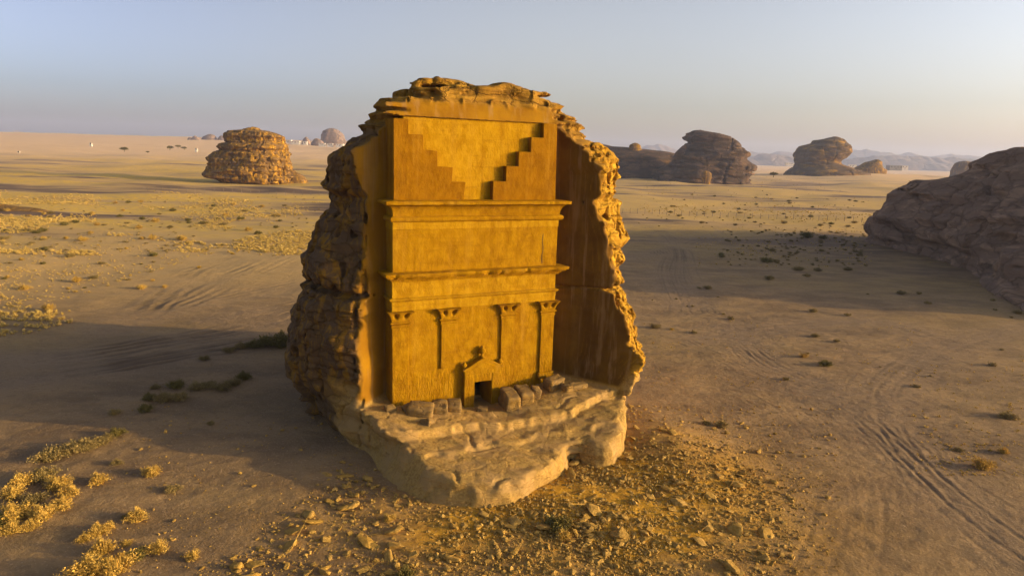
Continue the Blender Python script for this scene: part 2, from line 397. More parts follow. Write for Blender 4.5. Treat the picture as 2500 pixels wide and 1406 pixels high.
# ---------------------------------------------------------------- voxel field -> mesh (surface nets on a rectilinear grid)
def surface_nets(f, xs, ys, zs):
    s = f > 0
    nx, ny, nz = f.shape
    c = np.zeros((nx - 1, ny - 1, nz - 1), np.uint8)
    for i in (0, 1):
        for j in (0, 1):
            for k in (0, 1): c += s[i:nx - 1 + i, j:ny - 1 + j, k:nz - 1 + k]
    act = np.argwhere((c > 0) & (c < 8)).astype(np.int32)
    I, J, K = act.T
    acc = np.zeros((len(act), 3)); cnt = np.zeros(len(act))
    corners = [(a, b, d) for a in (0, 1) for b in (0, 1) for d in (0, 1)]
    val = {q: f[I + q[0], J + q[1], K + q[2]] for q in corners}
    for q in corners:
        for ax in range(3):
            if q[ax]: continue
            p = list(q); p[ax] = 1; p = tuple(p); a, b = val[q], val[p]
            m = (a > 0) != (b > 0)
            t = np.where(m, a / np.where(m, a - b, 1), 0)
            pos = np.stack([np.full(len(act), float(v)) for v in q], -1); pos[:, ax] += t
            acc[m] += pos[m]; cnt[m] += 1
    acc /= cnt[:, None]
    def co(ar, i, t): return ar[i] + (ar[np.minimum(i + 1, len(ar) - 1)] - ar[i]) * t
    V = np.stack([co(xs, I, acc[:, 0]), co(ys, J, acc[:, 1]), co(zs, K, acc[:, 2])], -1)
    idx = np.full(c.shape, -1, np.int32); idx[I, J, K] = np.arange(len(act), dtype=np.int32)
    Fs = []
    for ax in range(3):
        sl0 = [slice(1, -1)] * 3; sl1 = [slice(1, -1)] * 3
        sl0[ax] = slice(0, -1); sl1[ax] = slice(1, None)
        a = s[tuple(sl0)]; b = s[tuple(sl1)]
        E = np.argwhere(a != b)
        if not len(E): continue
        pos = a[tuple(E.T)]
        g = E.copy()
        for o in range(3):
            if o != ax: g[:, o] += 1
        o1, o2 = [(1, 2), (2, 0), (0, 1)][ax]
        def cell(d1, d2):
            h = g.copy(); h[:, o1] -= d1; h[:, o2] -= d2; return idx[tuple(h.T)]
        q = np.stack([cell(1, 1), cell(0, 1), cell(0, 0), cell(1, 0)], -1)
        q[~pos] = q[~pos][:, ::-1]; Fs.append(q)
    F = np.vstack(Fs); F = F[(F >= 0).all(1)]
    return V, F

# ---------------------------------------------------------------- facade frame (u along the carved front, n outward, z up)
FO = np.array([-8.70, 48.43]); FU = np.array([.8973, .4415]); FN = np.array([.4415, -.8973])
def fac(u, n, z):
    u = np.asarray(u, float); n = np.asarray(n, float)
    return np.stack(np.broadcast_arrays(FO[0] + u * FU[0] + n * FN[0], FO[1] + u * FU[1] + n * FN[1], np.asarray(z, float)), -1)
def un(x, y):
    a, b = x - FO[0], y - FO[1]; return a * FU[0] + b * FU[1], a * FN[0] + b * FN[1]
NB = -1.75        # back plane of the cut beside the front

# control outlines measured from the photo, as (x, y, depth)
SIL_L = [(916, 262, 57), (896, 300, 56), (866, 340, 56), (836, 368, 56), (818, 395, 56), (803, 420, 56), (785, 452, 56), (804, 480, 56), (800, 510, 56), (776, 540, 56), (748, 572, 56), (733, 610, 56), (724, 650, 56), (724, 690, 56), (736, 702, 56), (724, 716, 56), (708, 760, 56), (706, 800, 56), (712, 850, 56), (722, 900, 56), (745, 960, 55), (765, 985, 54)]
SIL_R = [(1350, 240, 60), (1382, 266, 60), (1424, 300, 60), (1456, 330, 60), (1482, 358, 60), (1506, 395, 59), (1516, 425, 59), (1512, 455, 58), (1514, 490, 58), (1528, 535, 58), (1541, 580, 58), (1541, 630, 58), (1534, 680, 58), (1530, 715, 57), (1540, 745, 57), (1555, 790, 56), (1561, 840, 56), (1568, 880, 56), (1552, 910, 56), (1536, 940, 56), (1532, 975, 56)]
EDG_L = [(948, 292, 50.4), (900, 330, 50.0), (858, 368, 49.6), (855, 430, 49.5), (872, 470, 49.5), (883, 520, 49.4), (880, 580, 49.1), (868, 650, 48.5), (876, 720, 48.2), (876, 790, 47.9), (868, 850, 47.7), (878, 920, 47.5), (868, 975, 47.4), (885, 1010, 47.2)]
EDG_R = [(1352, 282, 55.9), (1395, 330, 55.3), (1440, 372, 54.9), (1466, 402, 54.6), (1478, 430, 54.8), (1470, 480, 54.8), (1462, 508, 54.8), (1486, 545, 54.7), (1504, 590, 54.7), (1516, 640, 54.7), (1530, 690, 54.6), (1508, 716, 54.5), (1528, 760, 54.2), (1548, 810, 53.8), (1566, 880, 53.3), (1545, 910, 53.2), (1520, 945, 53.2), (1520, 985, 52.5)]
def prof(T):
    P = np.array([at(*q) for q in T]); return P[np.argsort(P[:, 2])]
PL, PR, PA, PF = prof(SIL_L), prof(SIL_R), prof(EDG_L), prof(EDG_R)
def ip(P, z, c): return np.interp(z, P[:, 2], P[:, c])
CX, CY = -3.5, 60.0
# crown height across the rock from the sky line
SKY = np.array([at(x, y, 53) for x, y in [(870, 330), (912, 282), (928, 258), (950, 238), (980, 230), (1012, 214), (1050, 208), (1092, 199), (1130, 212), (1155, 214), (1180, 207), (1215, 203), (1250, 200), (1280, 210), (1302, 216), (1338, 234), (1358, 252), (1388, 272), (1420, 298), (1470, 345)]])
BASE = np.array([gp(x, y)[:2] for x, y in [(800, 1005), (830, 1038), (862, 1078), (893, 1112), (925, 1150), (960, 1185), (1000, 1215), (1040, 1233), (1095, 1245), (1150, 1246), (1200, 1243), (1240, 1238), (1285, 1218), (1325, 1195), (1362, 1166), (1372, 1145), (1372, 1128)]]
  + [(4.6, 47.4), (5.3, 46.0), (6.3, 45.2), (7.4, 45.6), (8.2, 47.0), (8.9, 49.2), (9.4, 51.5), (9.7, 54), (9.6, 60), (6, 70), (-2, 76), (-10, 74), (-16, 66), (-17.5, 58), (-16.2, 54.5)])
def poly_sd(px, py, P):
    """signed distance, positive inside"""
    n = len(P); D = np.full(px.shape, 1e9); ins = np.zeros(px.shape, bool)
    for i in range(n):
        x0, y0 = P[i]; x1, y1 = P[(i + 1) % n]; dx, dy = x1 - x0, y1 - y0
        t = np.clip(((px - x0) * dx + (py - y0) * dy) / (dx * dx + dy * dy), 0, 1)
        D = np.minimum(D, (px - x0 - t * dx) ** 2 + (py - y0 - t * dy) ** 2)
        if y0 != y1: ins ^= ((y0 > py) != (y1 > py)) & (px < dx * (py - y0) / dy + x0)
    D = np.sqrt(D); return np.where(ins, D, -D)

def plat_top(x, y):
    """height of the rock platform in front of the carved face"""
    u, n = un(x, y)
    foot = np.interp(u, [-3, 0, 4, 6.4, 8.2, 10, 14, 17, 20], [3.3, 3.25, 2.8, 2.35, 2.35, 2.9, 3.6, 3.5, 3.4])
    nl = np.interp(u, [-2, .6, 6.2, 8, 10.4, 13, 15.5, 18], [3.7, 4.3, 4.4, 4.9, 5.1, 4.7, 3.8, 3.6]) + .5 * vnoise(u * .7, u * 0, u * 0, 4) + .22 * vnoise(u * 2.3, u * 0, u * 0, 6)
    low = np.interp(u, [-2, 0, 8, 12, 16], [2.45, 2.2, 2.1, 2.25, 2.7]) - .05 * np.clip(n - 5, 0, 20)
    t = np.clip(n / np.maximum(nl, .5), -.5, 1)
    h = foot * (1 - t) + (low + .55) * t
    e = n - nl
    h = np.where(e < .25, h + (low - h) * sst(-.12, .12, e), low)
    e2 = n - (6.8 + .9 * vnoise(u * .5, u * 0 + 3, u * 0, 5) + .3 * vnoise(u * 1.7, u * 0, u * 0, 9))
    h = h - .15 * sst(-.12, .12, e2)
    return h
def tomb_rock():
    xs = np.arange(-20.5, 12.4, .125); zs = np.arange(-1.0, 28.6, .125)
    ys = list(np.arange(37.6, 60, .125)); s = .125
    while ys[-1] < 79: s = min(s * 1.05, .7); ys.append(ys[-1] + s)
    ys = np.array(ys)
    XX, YY = np.meshgrid(xs, ys, indexing='ij')
    th = np.arctan2(YY - CY, XX - CX); rr = np.hypot(XX - CX, YY - CY)
    base_sd = poly_sd(XX, YY, BASE); pt = plat_top(XX, YY)
    U, N = un(XX, YY); bat = np.interp(U, [-3, 1, 5, 20], [.85, .62, .16, .12])
    hull = np.empty((len(xs), len(ys), len(zs)), np.float32); cut = np.empty_like(hull)
    skyz = np.interp(XX, SKY[:, 0], SKY[:, 2])
    for k, z in enumerate(zs):
        A = (ip(PA, z, 0), ip(PA, z, 1)); B = (ip(PL, z, 0), ip(PL, z, 1)); E = (ip(PR, z, 0), ip(PR, z, 1)); Fp = (ip(PF, z, 0), ip(PF, z, 1))
        w = (E[0] - B[0]) / 27.0; bk = CY + (16.5) * min(1, .35 + .65 * w) 
        mB = (B[0] + .2 * w, B[1] + 3.5)
        P = [A, (B[0] + (A[0] - B[0]) * .30, B[1] + (A[1] - B[1]) * .62), B, mB, (B[0] + 4.5 * w, CY + 9 * w), (CX - 3 * w, bk), (CX + 5 * w, bk - 1), (E[0] - 2.2 * w, CY + 8.5 * w), (E[0] - .1, E[1] + 2.5), E, Fp, (Fp[0] - 2.5, 47.5), (1.5, 44.5), (-3.5, 43.5), (-8.5, 44.5)]
        P = np.array(P); a = np.arctan2(P[:, 1] - CY, P[:, 0] - CX); q = np.hypot(P[:, 1] - CY, P[:, 0] - CX)
        o = np.argsort(a); a = a[o]; q = q[o]; a = np.concatenate([a - 2 * np.pi, a, a + 2 * np.pi]); q = np.tile(q, 3)
        hull[:, :, k] = (np.interp(th, a, q) - rr) * .9
        # carved recess
        li = np.array(fac(0, NB, 0))[:2]; ri = np.array(fac(13.72, NB, 0))[:2]
        def side(p0, p1):   # positive on the left of p0->p1
            d = np.array(p1) - np.array(p0); d /= np.hypot(*d)
            return -( (XX - p0[0]) * d[1] - (YY - p0[1]) * d[0])
        A = (min(A[0], li[0] - .8), min(A[1], li[1] - .15))
        cl = np.maximum(side(li, A), U)      # left wall: removed side is to the right... sign fixed below
        cr = np.maximum(-side(ri, Fp), 13.6 - U)
        nb = N - NB
        front = np.minimum(np.minimum(cl, cr), nb) if z < 24.3 else None
        top = N + .25 + (z - 24.3) * .33
        if z < 23.6: c = front
        else:
            t = min(1, (z - 23.6) / .7)
            c = top if front is None else np.maximum(front, np.where(t >= 1, top, front))
            if z >= 24.3: c = np.where(U > 13.2, np.minimum(top, cr), top)
        cut[:, :, k] = c
    Z = zs[None, None, :]
    hull = np.minimum(hull, base_sd[:, :, None] + .2 + .62 * np.clip(Z, 0, 40)).astype(np.float32)
    hull = np.minimum(hull, (skyz[:, :, None] - .25 - Z) * .8)
    # chamber behind the doorway
    ch = np.minimum.reduce([U - 5.4, 9.2 - U, N + 6.5, -N - .5])[:, :, None]
    ch = np.minimum(ch, np.minimum(Z - 2.45, 5.1 - Z))
    floor = Z - pt[:, :, None]
    plat = np.minimum(base_sd[:, :, None] - bat[:, :, None] * np.clip(Z, 0, 4), -floor)
    cutf = np.minimum(cut, floor)
    f0 = np.maximum(np.minimum(hull, -cutf), plat); f0 = np.minimum(f0, -ch)
    hollow = f0
    band = np.abs(f0) < 1.7
    I, J, K = np.nonzero(band)
    x = xs[I].astype(np.float32); y = ys[J].astype(np.float32); z = zs[K].astype(np.float32)
    hv = hull[band]; cv = cut[band]; fl = floor[I, J, K]; bs = base_sd[I, J]; pv = plat[band]
    # exterior weathering
    nz = .9 * fbm(x / 6, y / 6, z / 4.5, 3, 1) + .38 * fbm(x / 1.7, y / 1.7, z / 1.0, 3, 5)
    lay = vnoise(x * .16, y * .16, z * 1.25 + .4 * vnoise(x * .3, y * .3, z * .1, 3), 11)
    lay2 = vnoise(x * .35, y * .35, z * 3.6, 13)
    up = sst(20.5, 24.5, z)
    nz += .26 * lay + (.16 + .26 * up) * lay2 + .06 * up * np.sign(lay2) * np.abs(lay2) ** .5
    nz += up * .22 * vnoise(x * 1.2, y * 1.2, z * 3.0, 14)
    # vertical gullies and honeycomb pits
    gul = vnoise(x * .9, y * .9, z * .22, 15); nz += .22 * gul
    pit = vnoise(x * 1.7, y * 1.7, z * .75, 17); nz -= 1.5 * np.clip(pit - .42, 0, 1) * sst(-1, 3, z)
    pr_ = sst(6.0, 7.5, x) * sst(8, 10, z) * sst(24, 22, z)          # honeycombed right rim
    pit2 = vnoise(x * 2.2, y * 2.2, z * 1.0, 19); nz -= pr_ * 1.6 * np.clip(pit2 - .12, 0, 1)
    nz -= .34 * np.exp(-(np.abs(vnoise(x * .42, y * .42, z * .5, 71)) / .035) ** 2) + .22 * np.exp(-(np.abs(vnoise(x * .8, y * .8, z * .28, 73)) / .05) ** 2)
    # big undercut bedding joint low on the rock
    joint = 11.35 + .25 * vnoise(x * .3, y * .3, z * 0, 23)
    nz -= .75 * np.exp(-((z - joint) / .22) ** 2)
    nz -= .45 * np.exp(-((z - 18.6 - .3 * vnoise(x * .3, y * .3, z * 0, 24)) / .3) ** 2)
    hn = hv + nz - .15
    dz_ = np.clip(z - (CAM_H - 22), 0, 99)
    # carved surfaces: nearly plane, shallow shelves
    cn = cv + .05 * fbm(x / 2.2, y / 2.2, z / 2.2, 3, 31) + .04 * vnoise(x * .2, y * .2, z * 2.2, 33)
    tp = .12 * sst(24.2, 24.6, z) + .88 * sst(25.2, 25.7, z); cn = cn + tp * (.30 * fbm(x / 1.2, y / 1.2, z / .8, 4, 35) - .22 * np.exp(-(np.abs(vnoise(x * .6, y * .6, z * .9, 77)) / .05) ** 2) - .25 * sst(25.2, 26.2, z) * (.6 + vnoise(x * .8, y * .8, z * 2, 36)))
    cn += (.30 * np.exp(-((z - 11.35) / .10) ** 2) + .10 * np.tanh((11.3 - z) * 4)) * sst(2, 5, x) + .26 * np.abs(vnoise(x * .62, y * .62, z * .04, 75)) * sst(4, 6, x) * sst(13.5, 11, z)
    sw = fbm(x / 1.9 + .8 * vnoise(x / 1.3, y / 1.3, z, 8), y / 1.1, z * .3, 3, 37)
    foo = sst(2.5, .8, N[I, J])
    sw = sw * (1 - .7 * foo)
    fn = fl - .13 * sw - .025 * vnoise(x * 2.6 + sw * 2, y * 3.4, z * .4, 39) + .14 * np.exp(-(np.abs(vnoise(x * .36, y * .36, z * 0, 41)) / .018) ** 2) - .05 * fbm(x * 1.9 + sw, y * 2.6, z, 3, 42)
    step = .07 * np.round(3.2 * (sw + .4 * vnoise(x * .8, y * .8, z * 0, 43))) ; fn = fn - .12 * step
    pw = bs - bat[I, J] * np.clip(z, 0, 4) + .25 + .34 * fbm(x / 2.2, y / 2.2, z / 1.2, 3, 45) - .05 * lay2 + .55 * vnoise(x / 3.4, y / 3.4, z / 2.5, 46) - .16 * np.exp(-(np.abs(vnoise(x * .45, y * .45, z * .2, 48)) / .03) ** 2) + .16 * vnoise(x * 1.5, y * 1.5, z * .5, 47) + .10 * lay2
    pn = np.minimum(pw, -fn)
    q = np.clip(.5 + .5 * (pw + fn) / .5, 0, 1); pn = pw * (1 - q) + -fn * q - .5 * q * (1 - q)   # rounded lip
    v = np.maximum(np.minimum(hn, -np.minimum(cn, fn)), pn)
    v = np.minimum(v, -ch[I, J, K])
    f = f0.copy(); f[band] = v
    V, F = surface_nets(f, xs, ys, zs)
    # drop crumbs that float free of the crown
    up_ = V[:, 2] > 22; Fu = F[up_[F].all(1)]; E_ = np.vstack([Fu[:, [0, 1]], Fu[:, [1, 2]], Fu[:, [2, 3]]]); lab = np.arange(len(V))
    for _ in range(400):
        m_ = np.minimum(lab[E_[:, 0]], lab[E_[:, 1]]); old = lab.copy(); np.minimum.at(lab, E_[:, 0], m_); np.minimum.at(lab, E_[:, 1], m_); lab = lab[lab]
        if (lab == old).all(): break
    cnt_ = np.bincount(lab, minlength=len(V)); touch = np.zeros(len(V), bool); touch[lab[V[:, 2] < 22.4]] = True
    bad = up_ & ~touch[lab] & (cnt_[lab] < 3000) & (V[:, 2] > 22.4)
    print('crumbs', int(bad.sum())); F = F[~bad[F].any(1)]
    # zones
    ii = np.clip(np.searchsorted(xs, V[:, 0]) - 1, 0, len(xs) - 1); jj = np.clip(np.searchsorted(ys, V[:, 1]) - 1, 0, len(ys) - 1); kk = np.clip(np.searchsorted(zs, V[:, 2]) - 1, 0, len(zs) - 1)
    cvv = cut[ii, jj, kk]; hvv = hull[ii, jj, kk]; flv = V[:, 2] - plat_top(V[:, 0], V[:, 1])
    carved = sst(25.7, 25.3, V[:, 2]) * sst(.45, .2, np.abs(cvv)) * sst(-.2, .5, hvv) * sst(.0, .4, flv)
    uu, nn_ = un(V[:, 0], V[:, 1])
    low = sst(-4.5, -.5, nn_) * sst(5.4, 3.6, V[:, 2] + .8 * fbm(V[:, 0] / 2, V[:, 1] / 2, V[:, 2] / 2, 3, 51))
    plat = np.clip(np.maximum(low, 0), 0, 1) * (1 - carved)
    front = sst(58, 55, V[:, 1])
    varn_shade = (1 - carved) * (1 - plat) * sst(24.6, 23.0, V[:, 2]) * sst(2, -4, V[:, 0])  # desert varnish, deepened to paint the shade of the left side
    varn_shade = np.maximum(varn_shade, .25 * (1 - carved) * (1 - plat))
    varn_shade = np.maximum(varn_shade, carved * sst(2.4, 3.4, V[:, 0]) * sst(26, 24.6, V[:, 2]))  # right recess wall: mask for its painted shade
    me = npmesh('rock_mass', V, F, True, {'zone': np.stack([carved, plat, varn_shade], -1)})
    return me

TOMB = empty('rock_tomb', (*fac(6.8, 0, 0)[:2], 0))
tag(TOMB, 'tall ochre boulder with a carved stepped tomb facade, door and columns', 'rock tomb')
bpy.context.view_layer.update()
def tpart(name, me, mat, parent=None, label=None):
    """child of the tomb whose mesh is given in world coordinates"""
    me.transform(Matrix.Translation(-Vector(TOMB.location)))
    o = obj(name, me, mat, parent or TOMB)
    if label: o['label'] = label
    return o
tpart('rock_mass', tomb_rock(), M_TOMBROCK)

# ---------------------------------------------------------------- carved parts
def wob(V, a, s=0, f=1.5):
    V = np.asarray(V, float)
    d = np.stack([fbm(V[:, 0] * f, V[:, 1] * f, V[:, 2] * f, 3, s + i) for i in range(3)], -1)
    return V + a * d
def grid_faces(n, m, off=0, flip=False):
    i = np.arange(n * m).reshape(n, m) + off
    F = np.stack([i[:-1, :-1], i[:-1, 1:], i[1:, 1:], i[1:, :-1]], -1).reshape(-1, 4)
    return F[:, ::-1] if flip else F
def fbox(u0, u1, n0, n1, z0, z1, st=.3, amp=.015, sd=0, round_=.03):
    """subdivided, slightly worn block in facade coordinates"""
    g = [np.linspace(a, b, max(2, int(math.ceil((b - a) / st)) + 1)) for a, b in ((u0, u1), (n0, n1), (z0, z1))]
    for k in range(3):
        a, b = g[k][0], g[k][-1]; e = max(min(round_, (b - a) * .2), 1e-4); g[k] = np.concatenate([[a, a + e], g[k][1:-1], [b - e, b]]); g[k] = np.unique(np.round(g[k], 5))
    Vs, Fs, off = [], [], 0
    for ax in range(3):
        o1, o2 = [(1, 2), (2, 0), (0, 1)][ax]
        for side in (0, 1):
            A, B = np.meshgrid(g[o1], g[o2], indexing='ij'); P = np.zeros(A.shape + (3,))
            P[..., o1] = A; P[..., o2] = B; P[..., ax] = g[ax][-1 if side else 0]
            Vs.append(P.reshape(-1, 3)); Fs.append(grid_faces(*A.shape, off, flip=(side == 1))); off += A.size
    V = np.vstack(Vs); F = np.vstack(Fs)
    # round edges: pull in points lying on two extreme planes
    ext = sum(((np.abs(V[:, k] - g[k][0]) < 1e-4) | (np.abs(V[:, k] - g[k][-1]) < 1e-4)).astype(int) for k in range(3))
    cen = np.array([(u0 + u1) / 2, (n0 + n1) / 2, (z0 + z1) / 2]); 
    sgn = np.sign(V - cen); m = ext >= 2
    for k in range(3):
        on = (np.abs(V[:, k] - g[k][0]) < 1e-4) | (np.abs(V[:, k] - g[k][-1]) < 1e-4)
        V[m & on, k] -= sgn[m & on, k] * round_ * .3
    W = fac(V[:, 0], V[:, 1], V[:, 2]); W = wob(W, amp, sd)
    key = np.round(V, 4); _, first, inv = np.unique(key, axis=0, return_index=True, return_inverse=True)
    return W[first], inv.reshape(-1)[F]
def join(parts):
    Vs, Fs, o = [], [], 0
    for V, F in parts: Vs.append(V); Fs.append(F + o); o += len(V)
    return np.vstack(Vs), np.vstack(Fs)
def moulding(profile, u0, u1, nb, st=.22, amp=.02, sd=3, wear=0.0):
    """profile [(projection, z)] bottom to top, run round the two returns and the front"""
    m = max(4, int((u1 - u0) / st)); fr = np.linspace(0, 1, m); rt = np.linspace(0, 1, 7)[:-1]
    rows = []
    for p, z in profile:
        L = [(u0 - p, nb + (p - nb) * t) for t in rt]; Fm = [(u0 - p + (u1 - u0 + 2 * p) * t, p) for t in fr]; Rm = [(u1 + p, p + (nb - p) * (t)) for t in np.linspace(0, 1, 7)[1:]]
        pts = np.array(L + Fm + Rm); rows.append(np.column_stack([pts, np.full(len(pts), z)]))
    V = np.array(rows); n, k = V.shape[:2]; W = fac(V[..., 0], V[..., 1], V[..., 2])
    if wear:
        pm = max(p for p, z in profile)
        for i, (p, z) in enumerate(profile):
            if p > .5 * pm:
                w = (np.clip(fbm(V[i, :, 0] * .9, V[i, :, 1], V[i, :, 2] * 0, 3, sd + 9) - .10, 0, 1) + .5 * np.clip(vnoise(V[i, :, 0] * 3.1, V[i, :, 1], V[i, :, 2] * 0, sd + 4) - .35, 0, 1)) * wear
                W[i, :, :2] -= FN * w[:, None]
    W = wob(W.reshape(-1, 3), amp, sd, 2.0)
    return W, grid_faces(n, k)
def mesh_of(name, parts, smooth=False):
    V, F = join(parts) if isinstance(parts, list) else parts
    me = npmesh(name, V, F, smooth)
    import bmesh
    bm = bmesh.new(); bm.from_mesh(me); bmesh.ops.recalc_face_normals(bm, faces=bm.faces); bm.to_mesh(me); bm.free()
    return me
UL, UR = 0.0, 13.62
# lower wall with the doorway left open (four blocks round the opening)
ZB = 1.9
PRISM_LATER = []
tpart('architrave', mesh_of('architrave', [fbox(UL, UR, NB - .3, .03, 10.42, 10.80, .4, .012, 2), fbox(UL - .01, UR + .01, NB - .3, .06, 10.80, 11.14, .4, .012, 3),
    moulding([(.05, 11.13), (.10, 11.17), (.20, 11.30), (.20, 11.36), (.0, 11.42)], UL, UR, NB - .3, amp=.012)]), M_CARVED_PALE)
tpart('lower_band', mesh_of('lower_band', [fbox(UL + .03, UR - .02, NB - .3, -.02, 11.36, 12.62, .5, .015, 4)]), M_CARVED_PALE)
tpart('lower_cornice', mesh_of('lower_cornice', moulding([(-.02, 12.60), (.10, 12.62), (.12, 12.72), (.22, 12.76), (.26, 12.86), (.50, 12.92), (.54, 13.02), (.66, 13.05), (.70, 13.22), (.66, 13.27), (-.1, 13.34)], UL + .08, UR + .12, NB - .5, amp=.03, sd=5, wear=.5)), M_CARVED)
tpart('upper_frieze', mesh_of('upper_frieze', [fbox(UL + .07, UR - .03, NB - .3, -.01, 13.26, 16.42, .45, .018, 6)]), M_CARVED)
tpart('frieze_band', mesh_of('frieze_band', [fbox(UL + .05, UR + .0, NB - .3, .06, 16.42, 16.98, .5, .010, 7)]), M_CARVED_PALE)
import math as _m
cav = [(.04, 16.96), (.16, 16.97), (.24, 17.04), (.27, 17.16), (.24, 17.29), (.14, 17.36), (.03, 17.38)]
cav += [(.03 + .60 * (1 - _m.cos(t)), 17.40 + .82 * _m.sin(t) ** .9) for t in np.linspace(.12, _m.pi / 2, 8)]
cav += [(.70, 18.24), (.72, 18.42), (.70, 18.47), (-.2, 18.56)]
tpart('upper_cornice', mesh_of('upper_cornice', moulding(cav, UL + .14, UR + .06, NB - .9, amp=.025, sd=8, wear=.32)), M_CARVED)
tpart('attic_panel', mesh_of('attic_panel', [fbox(1.0, 12.4, NB - .4, -.52, 18.46, 24.42, .4, .02, 9)]), M_CARVED_PALE)
# stepped crowns
sr = [(7.83, 19.94), (8.89, 21.08), (9.92, 22.18), (10.92, 23.28), (11.97, 24.36)]
slf = [(5.62, 19.84), (4.54, 20.95), (3.42, 22.12), (2.31, 23.14), (1.25, 24.22)]
def capital(u0, u1):
    """flared capital with four corner horns and a boss between two hollows"""
    c = (u0 + u1) / 2; hw = (u1 - u0) / 2
    zs_ = np.linspace(9.62, 10.40, 15); S = np.linspace(-1, 1, 33); pts = []
    rows = []
    for z in zs_:
        t = (z - 9.62) / .78
        fl = .03 + .34 * t ** 1.8 if t < .93 else .37 * (1 - (t - .93) * .6)
        row = []
        for s_ in np.linspace(0, 1, 7)[:-1]: row.append((c - hw - fl, -.35 + (.35 + .06 + fl) * s_))
        for s_ in S:
            hol = .34 * math.exp(-((abs(s_) - .48) / .17) ** 2) * math.exp(-((t - .62) / .24) ** 2)
            row.append((c + (hw + fl) * s_, .06 + fl - hol))
        for s_ in np.linspace(0, 1, 7)[1:]: row.append((c + hw + fl, .06 + fl - (.41 + fl) * s_))
        rows.append([(u, n, z) for u, n in row])
    V = np.array(rows); top = V[-1:].copy(); top[..., 1] = -.3; V = np.concatenate([V, top])
    W = wob(fac(V[..., 0], V[..., 1], V[..., 2]).reshape(-1, 3), .02, 12, 3)
    neck = moulding([(.02, 9.12), (.03, 9.20), (.07, 9.24), (.07, 9.34), (.02, 9.38), (.04, 9.44), (.15, 9.52), (.16, 9.62), (.0, 9.66)], u0, u1, -.3, .2, .008)
    return [(W, grid_faces(*V.shape[:2])), neck]
for i, (a, b) in enumerate([(.02, 1.27), (3.84, 5.0), (8.86, 10.02), (12.42, 13.60)]):
    pl = tpart('pilaster', mesh_of('pilaster', [fbox(a, b, -.3, .04, [3.0, 5.7, 4.5, 4.2][i], 9.2, .3, .014, 40 + i)]), M_CARVED)
    cp = mesh_of('capital', capital(a, b)); tpart('capital', cp, M_CARVED, pl)
    if i == 3:
        tpart('base', mesh_of('base', [fbox(a - .12, b + .12, -.3, .17, 3.9, 4.45, .2, .03, 55, .06)]), M_CARVED, pl)
# doorway surround
ds = tpart('door_surround', mesh_of('door_surround', [fbox(5.68, 6.56, -.3, .33, 2.2, 5.02, .2, .03, 60, .05), fbox(8.02, 8.86, -.3, .33, 2.3, 5.02, .2, .03, 61, .05),
    fbox(6.56, 8.02, -.3, .30, 4.36, 5.02, .2, .03, 62, .04), fbox(5.66, 8.88, -.3, .36, 5.02, 5.36, .2, .02, 63, .04)]), M_CARVED)
def prism(outline, n0, n1, amp=.015, sd=0):
    o = np.array(outline, float); k = len(o); V = np.vstack([np.column_stack([o[:, 0], np.full(k, n), o[:, 1]]) for n in (n0, n1)])
    me = bpy.data.meshes.new('p'); W = wob(fac(V[:, 0], V[:, 1], V[:, 2]), amp, sd)
    fs = [list(range(k)), list(range(2 * k - 1, k - 1, -1))] + [[i, i + k, (i + 1) % k + k, (i + 1) % k] for i in range(k)]
    me.from_pydata([tuple(v) for v in W], [], fs); me.update()
    import bmesh
    bm = bmesh.new(); bm.from_mesh(me); bmesh.ops.recalc_face_normals(bm, faces=bm.faces)
    bmesh.ops.bevel(bm, geom=list(bm.edges), offset=.03, segments=1, affect='EDGES'); bm.to_mesh(me); bm.free()
    return me
tpart('facade_wall', prism([(UL + .02, ZB), (6.55, ZB), (6.55, 4.38), (8.03, 4.38), (8.03, ZB), (UR - .02, ZB), (UR - .02, 10.42), (UL + .02, 10.42)], NB - .3, -.14), M_CARVED)
zz_ = [18.46, 19.94, 21.08, 22.18, 23.28, 24.36]
tpart('stepped_crown', prism([(13.26, 18.46)] + [(13.16, 24.36)] + [q for i in range(4, -1, -1) for q in ((sr[i][0], zz_[i + 1]), (sr[i][0], zz_[i]))], NB - .3, 0, .02, 11), M_CARVED_RUST)
zl_ = [18.46, 19.84, 20.95, 22.12, 23.14, 24.22]
tpart('stepped_crown', prism([(.14, 18.46)] + [q for i in range(5) for q in ((slf[i][0] - .12 * (i == 0), zl_[i]), (slf[i][0] + .05 * (i % 2), zl_[i + 1] - .04 * (i % 3)))] + [(.14, 24.16)], NB - .3, 0, .04, 12), M_CARVED_RUST)
def crack(P, w, n):
    pts = spline(P, 8); V = []
    for i, (u, z) in enumerate(pts):
        ww = w * (.4 + .6 * abs(math.sin(i * 1.7))) * (1 if 0 < i < len(pts) - 1 else .1)
        V += [(u - ww, n, z), (u + ww, n, z)]
    V = np.array(V); k = len(pts); i = np.arange(k - 1) * 2
    return npmesh('crack', fac(V[:, 0], V[:, 1], V[:, 2]), np.stack([i, i + 1, i + 3, i + 2], -1), False)
tpart('crack', crack([(12.28, 13.5), (12.25, 14.1), (12.33, 14.7), (12.24, 15.3), (12.30, 15.9)], .03, .012), M_DARK)
tpart('pediment', prism([(5.52, 5.36), (9.02, 5.36), (9.02, 5.46), (7.26, 6.36), (5.52, 5.46)], -.25, .46), M_CARVED, ds)
tpart('pediment_hollow', prism([(6.15, 5.50), (8.4, 5.50), (7.27, 6.06)], .40, .49), M_CARVED, ds)
